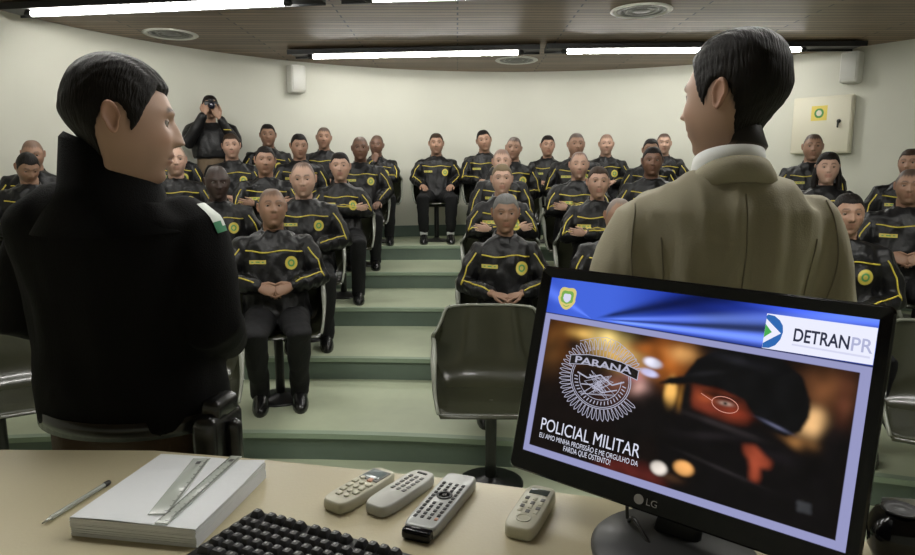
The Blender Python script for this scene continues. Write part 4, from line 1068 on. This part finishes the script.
# 2: grey remote with small dark buttons
r, L = rem((-.137, .965), (-.055, 1.09), 'light grey rounded remote control with small grey buttons, second from the left')
remote_body(L, .052, .019, M['greyplastic'], r, 0, .45)
for i in range(5):
    for j in range(3): button(r, -.008 + i * .0125, (j - 1) * .012, .0185, .0065, .0085, .002, M['greybutton'])
button(r, .060, .0, .0182, .02, .006, .002, M['darkbutton'])
# 3: long silver remote
r, L = rem((-.060, .900), (.010, 1.075), 'long silver remote control covered in dark buttons, black front end towards us')
remote_body(L, .056, .020, M['silver'], r, -.06, .22)
remote_body(.020, .048, .017, M['bezel'], r, 0, .35, 'infrared_window').location = (-L / 2 - .002, 0, .001)
for i in range(11):
    for j in range(4):
        x, y = -.066 + i * .0115, (j - 1.5) * .0118
        if 4 < i < 8 and 0 < j < 3: continue
        button(r, x, y, .0195, .0058, .0075, .002, M['peachbutton'] if (i, j) == (0, 0) else M['darkbutton'])
b = MB(); b.lathe([(.0135, 0), (.0135, .002), (.009, .002), (.009, .0005)], (0, 0, 0), 24); o = part('ring_button', b, M['darkbutton'], r); o.location = (.009, 0, .0195)
button(r, .009, 0, .0195, .009, .009, .0025, M['darkbutton'], True)
# 4: small white remote right
r, L = rem((.090, .895), (.148, 1.028), 'small cream remote control lying apart beside the monitor, rightmost of four')
remote_body(L, .052, .021, M['creamplastic'], r, 0, .36)
b = MB(); b.box((L * .33, 0, .0212), (.018, .032, .0015), bev=.004); part('lcd_screen', b, M['lcd'], r, auto=40)
for i in range(4):
    for j in range(3): button(r, -.020 + i * .014, (j - 1) * .013, .0205, .007, .009, .0018, M['greybutton'] if (i + j) % 2 else M['creambutton'])
b = MB(); b.lathe([(.012, 0), (.012, .0015), (.010, .0018), (.010, .0004)], (0, 0, 0), 24); o = part('ring_button', b, M['creambutton'], r); o.location = (-.042, 0, .0205)

# ------------------------------------------------------------------ monitor
Mc = V(.3257, .9157, 1.2045); Mx = V(.7905, -.6122, -.0183); My = V(.1726, .194, .9657)
My -= Mx * (Mx @ My); My /= np.linalg.norm(My); Mx /= np.linalg.norm(Mx); Mn = np.cross(Mx, My)      # normal towards the viewer
SW, SH = .476, .476 / 1.6
mon = thing('monitor', (.37, .93, DZ), 0, 'black computer monitor on the desk showing a police slide', 'monitor')
holder_m = Matrix.Identity(4)
def mloc(P_, base=(.37, .93, DZ)):   # panel coordinates (x right, y up, z towards viewer) to the monitor's own frame
    P_ = np.asarray(P_, float); return Mc + P_[..., :1] * Mx + P_[..., 1:2] * My + P_[..., 2:3] * Mn - np.array(base)
def mpart(name, mb, mats, parent=mon, **k): mb.xform(mloc); return part(name, mb, mats, parent, **k)
mb = MB(); bl_, br_, bt_, bb_ = .020, .017, .019, .034
x0, x1, y0, y1 = -SW / 2 - bl_, SW / 2 + br_, -SH / 2 - bb_, SH / 2 + bt_
def rrect(x0, x1, y0, y1, r, z, n=5):
    pts = []
    for cx0, cy0, a0 in ((x1 - r, y1 - r, 0), (x0 + r, y1 - r, 90), (x0 + r, y0 + r, 180), (x1 - r, y0 + r, 270)):
        for k in range(n): a = math.radians(a0 + 90 * k / (n - 1)); pts.append((cx0 + r * math.cos(a), cy0 + r * math.sin(a), z))
    return pts
e = .003
mb.loft([rrect(-SW / 2, SW / 2, -SH / 2, SH / 2, .0005, -.004), rrect(-SW / 2, SW / 2, -SH / 2, SH / 2, .0005, .003), rrect(x0 + e, x1 - e, y0 + e, y1 - e, .008, .0045), rrect(x0, x1, y0, y1, .010, .001), rrect(x0, x1, y0, y1, .010, -.022), rrect(x0 + .02, x1 - .02, y0 + .02, y1 - .02, .03, -.038), rrect(x0 + .09, x1 - .09, y0 + .06, y1 - .06, .03, -.052)], cap=False)
mb.add(rrect(x0 + .09, x1 - .09, y0 + .06, y1 - .06, .03, -.052), [tuple(range(20))])
mpart('housing', mb, M['bezel'], auto=30)
# --- the picture on the screen
GX, GY = 360, 226
uu = (np.arange(GX) / (GX - 1)); vv = (np.arange(GY) / (GY - 1)); U, W = np.meshgrid(uu, vv)      # v downwards
def c8(*c): return srgb(c)
img = np.zeros((GY, GX, 3))
base = c8(30, 48, 150) + 0 * img
ou, ov = .177, .199
ang = np.arctan2((ov - W) * .62, U - ou)
beam = .0
img[:] = c8(34, 58, 168)
img += (c8(70, 105, 225) - c8(34, 58, 168)) * sm(.30 - np.abs(U - .17), 0, .25)[..., None] * .9
k_ = G(ang - .045, .030) * sm(U, .2, .3) + .55 * G(ang - .15, .035) * sm(U, .2, .3) + .35 * G(ang - 2.75, .12)
img = img * (1 - (.82 * G(ang - .32, .10) * sm(U, .18, .26) + .75 * sm(U, .45, .62) * sm(W, .03, .10) * (1 - G(ang - .045, .05)) + .8 * G(ang - .095, .018) * sm(U, .2, .3)).clip(0, .93)[..., None])
img += c8(120, 150, 245) * k_.clip(0, 1)[..., None]
img += c8(50, 75, 190) * (sm(.035 - W, 0, .03) * sm(U, .6, .8))[..., None]
frame = W > .207
img[frame] = c8(150, 152, 196)
edge = (W > .200) & (W < .207); img[edge] = c8(12, 14, 50)
pic = (U > .022) & (U < .974) & (W > .238) & (W < .962)
pc = np.zeros_like(img) + c8(16, 10, 10)
def blob(u, v, su, sv, c, a=1, rot=0, hard=1.0):
    global pc
    du, dv = (U - u), (W - v) * .62; cr, sr = math.cos(rot), math.sin(rot)
    q = ((du * cr + dv * sr) / su) ** 2 + ((-du * sr + dv * cr) / (sv * .62)) ** 2
    m = np.exp(-q ** hard) * a
    pc = pc * (1 - m[..., None]) + c8(*c) * m[..., None]
blob(.10, .33, .10, .12, (120, 70, 25), .8); blob(.05, .40, .035, .12, (90, 60, 30), .7)
blob(.16, .29, .05, .03, (240, 190, 100), .8); blob(.25, .30, .06, .05, (255, 225, 140), .95); blob(.30, .37, .08, .06, (235, 190, 110), .9)
blob(.13, .36, .05, .05, (20, 15, 15), .9); blob(.38, .31, .05, .03, (150, 80, 30), .8)
blob(.36, .42, .05, .04, (190, 140, 90), .8); blob(.46, .34, .06, .10, (190, 105, 40), .85); blob(.50, .30, .04, .04, (230, 170, 100), .8)
blob(.412, .371, .030, .026, (235, 235, 255), 1, .1, 2.5); blob(.405, .425, .030, .020, (205, 205, 245), 1, .1, 2.5); blob(.36, .46, .03, .03, (190, 120, 130), .8)
blob(.385, .52, .028, .045, (225, 175, 165), .9, .5); blob(.30, .52, .05, .05, (170, 110, 90), .5)
blob(.483, .50, .020, .075, (250, 190, 100), 1, 0, 2); blob(.52, .52, .012, .06, (200, 140, 60), .8)
blob(.22, .50, .06, .09, (25, 16, 16), .8); blob(.30, .60, .10, .06, (60, 34, 30), .5)
blob(.90, .34, .06, .09, (120, 75, 45), .85); blob(.945, .40, .02, .15, (90, 50, 35), .8); blob(.88, .50, .035, .07, (240, 190, 130), .95, .2, 1.6); blob(.865, .60, .04, .03, (200, 140, 80), .8)
blob(.94, .56, .045, .10, (16, 12, 14), .95, 0, 2)
# helmeted figure
def blur(m, r):
    for ax_ in (0, 1):
        for _ in range(2):
            c = np.cumsum(np.pad(m, [(r + 1, r) if k == ax_ else (0, 0) for k in (0, 1)], mode='edge'), axis=ax_)
            m = (np.take(c, range(2 * r + 1, c.shape[ax_]), ax_) - np.take(c, range(0, c.shape[ax_] - 2 * r - 1), ax_)) / (2 * r + 1)
    return m
def poly(pts, c, a=1, r=2):
    global pc
    ins = np.zeros(U.shape, bool); n = len(pts)
    for i in range(n):
        (x1, y1), (x2, y2) = pts[i], pts[(i + 1) % n]
        if y1 == y2: continue
        ins ^= ((y1 > W) != (y2 > W)) & (U < (x2 - x1) * (W - y1) / (y2 - y1) + x1)
    m = blur(ins.astype(float), r) * a
    pc = pc * (1 - m[..., None]) + c8(*c) * m[..., None]
poly([(.39, .50), (.47, .53), (.52, .58), (.50, .70), (.36, .80), (.30, .72)], (14, 12, 13), .9, 6)
poly([(.86, .55), (.90, .60), (.975, .50), (.975, .97), (.80, .97)], (10, 8, 10), .95, 5)
poly([(.54, .44), (.70, .44), (.72, .57), (.64, .60), (.56, .55), (.535, .50)], (96, 40, 26), 1, 3)
blob(.590, .485, .030, .030, (180, 84, 50), .8); blob(.685, .53, .030, .022, (160, 62, 40), .8); blob(.63, .53, .05, .02, (120, 48, 34), .8)
poly([(.575, .452), (.70, .455), (.70, .475), (.62, .478), (.575, .472)], (24, 12, 11), .9, 2)
blob(.648, .494, .017, .009, (205, 175, 160), .8); blob(.648, .494, .008, .009, (12, 6, 6), 1)
poly([(.440, .470), (.47, .425), (.515, .405), (.545, .31), (.60, .25), (.68, .225), (.78, .24), (.84, .30), (.868, .40), (.872, .47), (.855, .545), (.82, .58), (.77, .565), (.735, .52), (.70, .46), (.62, .425), (.55, .43), (.50, .455)], (13, 13, 15), 1, 1)
blob(.66, .28, .07, .02, (38, 38, 44), .6, .1); blob(.58, .37, .05, .012, (36, 35, 38), .6, -.3); blob(.79, .545, .035, .008, (110, 112, 140), .7, .25)
poly([(.52, .43), (.545, .43), (.55, .56), (.53, .62), (.515, .55)], (16, 14, 15), 1, 2)
poly([(.48, .62), (.54, .56), (.62, .565), (.70, .585), (.74, .56), (.82, .60), (.87, .66), (.93, .78), (.955, .97), (.46, .97), (.50, .90), (.46, .76)], (12, 10, 12), 1, 3)
blob(.64, .60, .10, .014, (52, 46, 48), .7, .12); blob(.62, .66, .08, .02, (34, 30, 33), .7, -.2); blob(.66, .80, .10, .010, (44, 40, 42), .6, .15); blob(.80, .68, .05, .03, (24, 20, 24), .8)
poly([(.715, .665), (.745, .655), (.775, .69), (.795, .71), (.79, .74), (.765, .745), (.77, .79), (.765, .815), (.745, .81), (.742, .76), (.735, .72), (.72, .70)], (150, 66, 44), .95, 2)
poly([(.26, .965), (.33, .905), (.45, .895), (.50, .93), (.52, .965)], (96, 36, 32), .85, 5)
blob(.484, .882, .026, .034, (235, 225, 215), 1, 0, 3); blob(.558, .848, .030, .036, (235, 170, 100), 1, 0, 3); blob(.53, .91, .03, .02, (90, 60, 40), .5)
poly([(.87, .845), (.905, .84), (.91, .885), (.875, .89)], (70, 72, 76), .6, 1)
tex = np.array([[noise.noise(Vector((x * 22, y * 14, 3))) for x in uu] for y in vv])
pc = np.clip(pc * (1 + .45 * tex[..., None]), 0, 1)
img[pic] = pc[pic]
mb = MB(); PP = np.stack([(U - .5) * SW, (.5 - W) * SH, 0 * U], -1).reshape(-1, 3)
idx = np.arange(GX * GY).reshape(GY, GX)
Fs = np.stack([idx[:-1, :-1], idx[1:, :-1], idx[1:, 1:], idx[:-1, 1:]], -1).reshape(-1, 4).tolist()
mb.add(PP, Fs, np.clip(img, 0, 1).reshape(-1, 3)); M['screen'] = attr_mat('lit_screen', .3, emit=1.0, spec=.12)
scr = mpart('screen', mb, M['screen'], colors=True)
def emis(name, c8_, k=1.0): return mat(name, (.01, .01, .01), .3, emit=tuple(srgb(c8_)), estr=k)
E_W = emis('screen_white', (236, 238, 255)); E_T = emis('screen_text', (215, 218, 235)); E_K = emis('screen_dark_text', (40, 44, 66)); E_G = emis('screen_grey_text', (176, 180, 214))
E_B = emis('screen_blue', (44, 104, 178)); E_GR = emis('screen_green', (70, 170, 84)); E_Y = emis('screen_yellow', (215, 200, 120)); E_L = emis('screen_line', (176, 176, 196)); E_LG = emis('screen_small_green', (120, 170, 80)); E_D = emis('screen_badge_dark', (22, 16, 18)); E_PALE = emis('screen_pale', (214, 216, 240))
def scr_pt(u, v, z=.0006): return ((u - .5) * SW, (.5 - v) * SH, z)
def flat(poly, z=.0006):
    mb = MB(); mb.add([scr_pt(u, v, z) for u, v in poly], [tuple(range(len(poly)))]); return mb
def text_mesh(s, u, v, w, h, m, name, z=.0009, align='LEFT', bold=0):
    cu = bpy.data.curves.new('t', 'FONT'); cu.body = s; cu.size = 1; cu.offset = bold
    o = bpy.data.objects.new('t', cu); COL.objects.link(o); bpy.context.view_layer.update()
    me = bpy.data.meshes.new_from_object(o.evaluated_get(bpy.context.evaluated_depsgraph_get())); bpy.data.objects.remove(o); bpy.data.curves.remove(cu)
    co = np.empty(len(me.vertices) * 3); me.vertices.foreach_get('co', co); co = co.reshape(-1, 3)
    mn, mx = co.min(0), co.max(0); co = (co - mn) / np.maximum(mx - mn, 1e-6)
    P_ = np.c_[(u + co[:, 0] * w - .5) * SW, (.5 - (v - co[:, 1] * h)) * SH, np.full(len(co), z)]
    return P_, [list(p.vertices) for p in me.polygons], me
def stext(s, u, v, w, h, m, name, z=.0009, bold=0):
    P_, F_, me = text_mesh(s, u, v, w, h, m, name, z, bold=bold); bpy.data.meshes.remove(me)
    mb = MB(); mb.add(P_, F_); return mpart(name, mb, m, scr, smooth=False)
mpart('logo_box', flat([(.724, .038), (.999, .036), (.999, .197), (.724, .202)], .0004), E_W, scr, smooth=False)
cir = [(.724, .05), (.727, .042), (.745, .045), (.760, .062), (.770, .085), (.773, .115), (.769, .150), (.758, .180), (.742, .197), (.7245, .2)]
mpart('logo_disc', flat(cir, .0006), E_B, scr, smooth=False)
mpart('logo_arrow', flat([(.7245, .062), (.768, .122), (.7245, .178)], .0008), E_W, scr, smooth=False)
mpart('logo_arrow_green', flat([(.7245, .088), (.744, .122), (.7245, .152)], .001), E_GR, scr, smooth=False)
stext('DETRAN', .802, .148, .137, .060, E_K, 'logo_lettering', bold=.02)
stext('PR', .944, .150, .050, .060, E_G, 'logo_lettering', bold=.01)
mpart('logo_underline', flat([(.80, .160), (.99, .163), (.99, .172), (.80, .168)], .0007), E_PALE, scr, smooth=False)
stext('POLICIAL MILITAR', .056, .862, .362, .068, E_T, 'slide_title', bold=.0)
stext('EU AMO MINHA PROFISSÃO E ME ORGULHO DA', .056, .905, .362, .034, E_T, 'slide_line')
stext('FARDA QUE OSTENTO!', .155, .946, .172, .034, E_T, 'slide_line')
# crest in the header
def shield(cu, cv, w, h, z, name, m, pr=scr):
    pts = []
    for a in np.linspace(0, 2 * PI, 28, endpoint=False):
        x = math.sin(a); y = -math.cos(a); k = 1 - .12 * math.cos(4 * a) * (y < 0)
        pts.append((cu + x * w * k * (1 - .25 * max(y, 0)), cv + y * h * k))
    return mpart(name, flat(pts, z), m, pr, smooth=False)
shield(.074, .106, .036, .066, .0005, 'header_crest', E_Y); shield(.074, .108, .026, .048, .0007, 'crest_field', E_LG); shield(.074, .105, .016, .026, .0009, 'crest_centre', E_PALE)
mpart('crest_ribbon', flat([(.045, .125), (.074, .140), (.103, .125), (.103, .135), (.074, .152), (.045, .135)], .0010), E_Y, scr, smooth=False)
# line-drawn star badge
def sline(mb, pts, w=.0011, z=.0010, closed=False):
    pts = [V(*scr_pt(u, v, z)) for u, v in pts]
    if closed: pts.append(pts[0])
    for a, b in zip(pts[:-1], pts[1:]):
        d = b - a; L = np.linalg.norm(d)
        if L < 1e-7: continue
        nrm = V(-d[1], d[0], 0) / L * w / 2; mb.add([a - nrm, b - nrm, b + nrm, a + nrm], [(0, 1, 2, 3)])
bd = MB(); bu, bv_ = .245, .515
ru, rv = .150, .215
N_ = 44
rim_ = []
for i in range(N_):
    a = math.radians(-62) + math.radians(304) * i / (N_ - 1)      # open at the top
    s_a, c_a = math.sin(a - PI), -math.cos(a - PI)
    x, y = math.sin(a + PI), -math.cos(a + PI)
    # petals all round below the ribbon
    pu, pv = bu + ru * math.sin(a - 0) * -1, bv_ + rv * math.cos(a) * 1
    r1 = .80; w_ = math.radians(3.0)
    pet = []
    for t in (-1, -.6, 0, .6, 1):
        rr_ = {-1: .74, -.6: .96, 0: 1.02, .6: .96, 1: .74}[t]
        aa = a - PI / 1 * 0 + w_ * t
        pet.append((bu - ru * rr_ * math.sin(aa), bv_ + rv * rr_ * math.cos(aa)))
    if abs(a) > 0: sline(bd, pet, .0010)
def ring(rs, a0, a1, n=40, w=.0011):
    sline(bd, [(bu - ru * rs * math.sin(a), bv_ + rv * rs * math.cos(a)) for a in np.linspace(a0, a1, n)], w)
ring(.72, -1.9, 1.9, w=.0014); ring(.50, -1.7, 1.7); ring(.68, -1.9, 1.9)
for t in np.linspace(-1.5, 1.5, 22):
    sline(bd, [(bu - ru * .54 * math.sin(t), bv_ + rv * .54 * math.cos(t)), (bu - ru * .63 * math.sin(t + .03), bv_ + rv * .63 * math.cos(t + .03))], .0016)
sline(bd, [(.150, .33), (.20, .30), (.245, .285), (.29, .30), (.345, .35), (.37, .40)], .0008)
for t in np.linspace(.17, .33, 12): sline(bd, [(t, .36 - .25 * (.085 - abs(t - .25))), (bu + (t - bu) * .7, .42)], .0006)
pts = []
for k in range(46): pts.append((bu + .07 * math.sin(k * 2.4) * (k / 46), bv_ + .03 + .085 * math.cos(k * 1.7) * (k / 46)))
sline(bd, pts, .0007)
sline(bd, [(.16, .50), (.20, .52), (.245, .49), (.29, .53), (.33, .50)], .0022); sline(bd, [(.18, .56), (.22, .55), (.26, .58), (.31, .55)], .0018)
mpart('badge_drawing', bd, E_L, scr, smooth=False)
rb = [(.125, .415), (.19, .395), (.25, .392), (.31, .40), (.372, .425), (.372, .475), (.31, .452), (.25, .445), (.19, .448), (.125, .466)]
mpart('badge_ribbon', flat(rb, .0012), E_D, scr, smooth=False)
b2 = MB(); sline(b2, rb, .0012, .0013, True); mpart('ribbon_outline', b2, E_L, scr, smooth=False)
stext('PARANÁ', .145, .452, .205, .048, E_L, 'badge_lettering', z=.0016, bold=.02)
gl = MB(); sline(gl, [(.648 + .038 * math.cos(t), .500 + .036 * math.sin(t) + .10 * .038 * math.cos(t)) for t in np.linspace(0, 2 * PI, 30)], .0010, .0010); sline(gl, [(.612, .495), (.575, .470)], .0009)
mpart('drawn_spectacles', gl, emis('screen_spectacles', (215, 150, 135)), scr, smooth=False)
# maker's mark and stand
mk = MB(); yL = -SH / 2 - .017
mk.add([(-.028 + .0075 * math.cos(a), yL + .0075 * math.sin(a), .0052) for a in np.linspace(0, 2 * PI, 24, endpoint=False)], [tuple(range(24))])
M['mark'] = mat('grey_mark', (.35, .34, .34), .4)
P_, F_, me = text_mesh('LG', 0, 0, 1, 1, None, ''); bpy.data.meshes.remove(me)
q = np.array(P_); q = np.c_[(q[:, 0] / SW + .5), (q[:, 1] / SH + .5 - 1 + 0), q[:, 2]]
q = (q - q.min(0)) / np.maximum(q.max(0) - q.min(0), 1e-6)
mk.add(np.c_[-.016 + q[:, 0] * .016, yL - .005 + q[:, 1] * .010, np.full(len(q), .0052)], F_)
mk2 = mpart('maker_mark', mk, M['mark'], smooth=False)
base_c = V(.315, .860, 0)
mb = MB(); mb.lathe([(.118, 0), (.118, .006), (.112, .012), (.06, .018), (.02, .02)], (base_c[0] - .37, base_c[1] - .93, 0), 48); part('stand_base', mb, M['satin'], mon)
nb = Mc + My * (-SH / 2 + .02) - Mn * .045 - V(.37, .93, DZ)
mb = MB(); mb.tube([(base_c[0] - .37 + .01, base_c[1] - .93 + .02, .012), (base_c[0] - .37 + .03, base_c[1] - .93 + .05, .05), nb, nb + My * .06], [(.035, .018)] * 4, 16, side=Mx, round_end=False); part('stand_neck', mb, M['blackplastic'], mon)
cb = MB(); pA = Mc + My * (-SH / 2 - .02) + Mx * (-.06) - Mn * .03
ctrl = [pA, pA + V(.0, -.01, -.05), V(.265, .90, 1.02), V(.285, .84, DZ + .006), V(.31, .76, DZ + .004), V(.33, .68, DZ + .004)]
cv = [V(*c) for c in ctrl]; sm_pts = []
for i in range(len(cv) - 1):
    for t in np.linspace(0, 1, 8, endpoint=False): sm_pts.append(cv[i] * (1 - t) + cv[i + 1] * t)
for _ in range(6): sm_pts = [sm_pts[0]] + [(sm_pts[i - 1] + 2 * sm_pts[i] + sm_pts[i + 1]) / 4 for i in range(1, len(sm_pts) - 1)] + [sm_pts[-1]]
cb.tube(sm_pts, .0028, 8); tag(part('cable', cb, M['post']), 'thin black cable hanging from the monitor down to the desk', 'cable')
# black rounded device and white sheet at the right of the monitor
dv = thing('desk_speaker', (.672, .955, DZ - .004), -.45, 'black rounded speaker behind the right bottom corner of the monitor', 'speaker')
dv.location = (.625, .84, DZ)
mb = MB(); mb.box((0, 0, .04), (.075, .085, .08), bev=.028); part('cabinet', mb, M['bezel'], dv, auto=50)
mb = MB(); mb.lathe([(.024, 0), (.024, .003), (.018, .001), (.004, .004)], (0, 0, 0), 24); k_ = part('dial', mb, M['blackplastic'], dv); k_.location = (0, 0, .08)
sh_ = MB(); PP = []
for j in range(9):
    for i in range(9):
        u, v = i / 8, j / 8; PP.append((.15 * (u - .5), .02 * math.sin(u * PI), .0 + .075 * v)) 
Q_ = [(x, y + .001, z) for x, y, z in PP]
Fq = [(j * 9 + i, j * 9 + i + 1, (j + 1) * 9 + i + 1, (j + 1) * 9 + i) for j in range(8) for i in range(8)]
sh_.add(PP, Fq); sh_.add(Q_, Fq)
o = tag(part('document_holder', sh_, M['paper']), 'curved white card standing behind the black speaker', 'card'); o.location = (.715, .90, DZ) if False else (.695, .85, DZ - 0.0); o.rotation_euler = (0, 0, -.5)

# ------------------------------------------------------------------ camera, light, view
cd = bpy.data.cameras.new('camera'); co_ = bpy.data.objects.new('view_camera', cd); COL.objects.link(co_)
co_.location = (0, 0, 1.525); co_.rotation_euler = (PI / 2 - .157, 0, 0)
cd.sensor_fit = 'HORIZONTAL'; cd.sensor_width = 36; cd.lens = 640 / 915 * 36; cd.clip_start = .05
cd.dof.use_dof = False
sc.camera = co_
w = bpy.data.worlds.new('world'); w.use_nodes = True; w.node_tree.nodes['Background'].inputs[0].default_value = (.5, .52, .5, 1); w.node_tree.nodes['Background'].inputs[1].default_value = .02
sc.world = w
sc.view_settings.view_transform = 'Standard'; sc.view_settings.look = 'None'; sc.view_settings.gamma = 1; sc.view_settings.use_curve_mapping = False
sc.view_settings.exposure = 0.0
sc.cycles.use_denoising = True
sc.cycles.max_bounces = 8
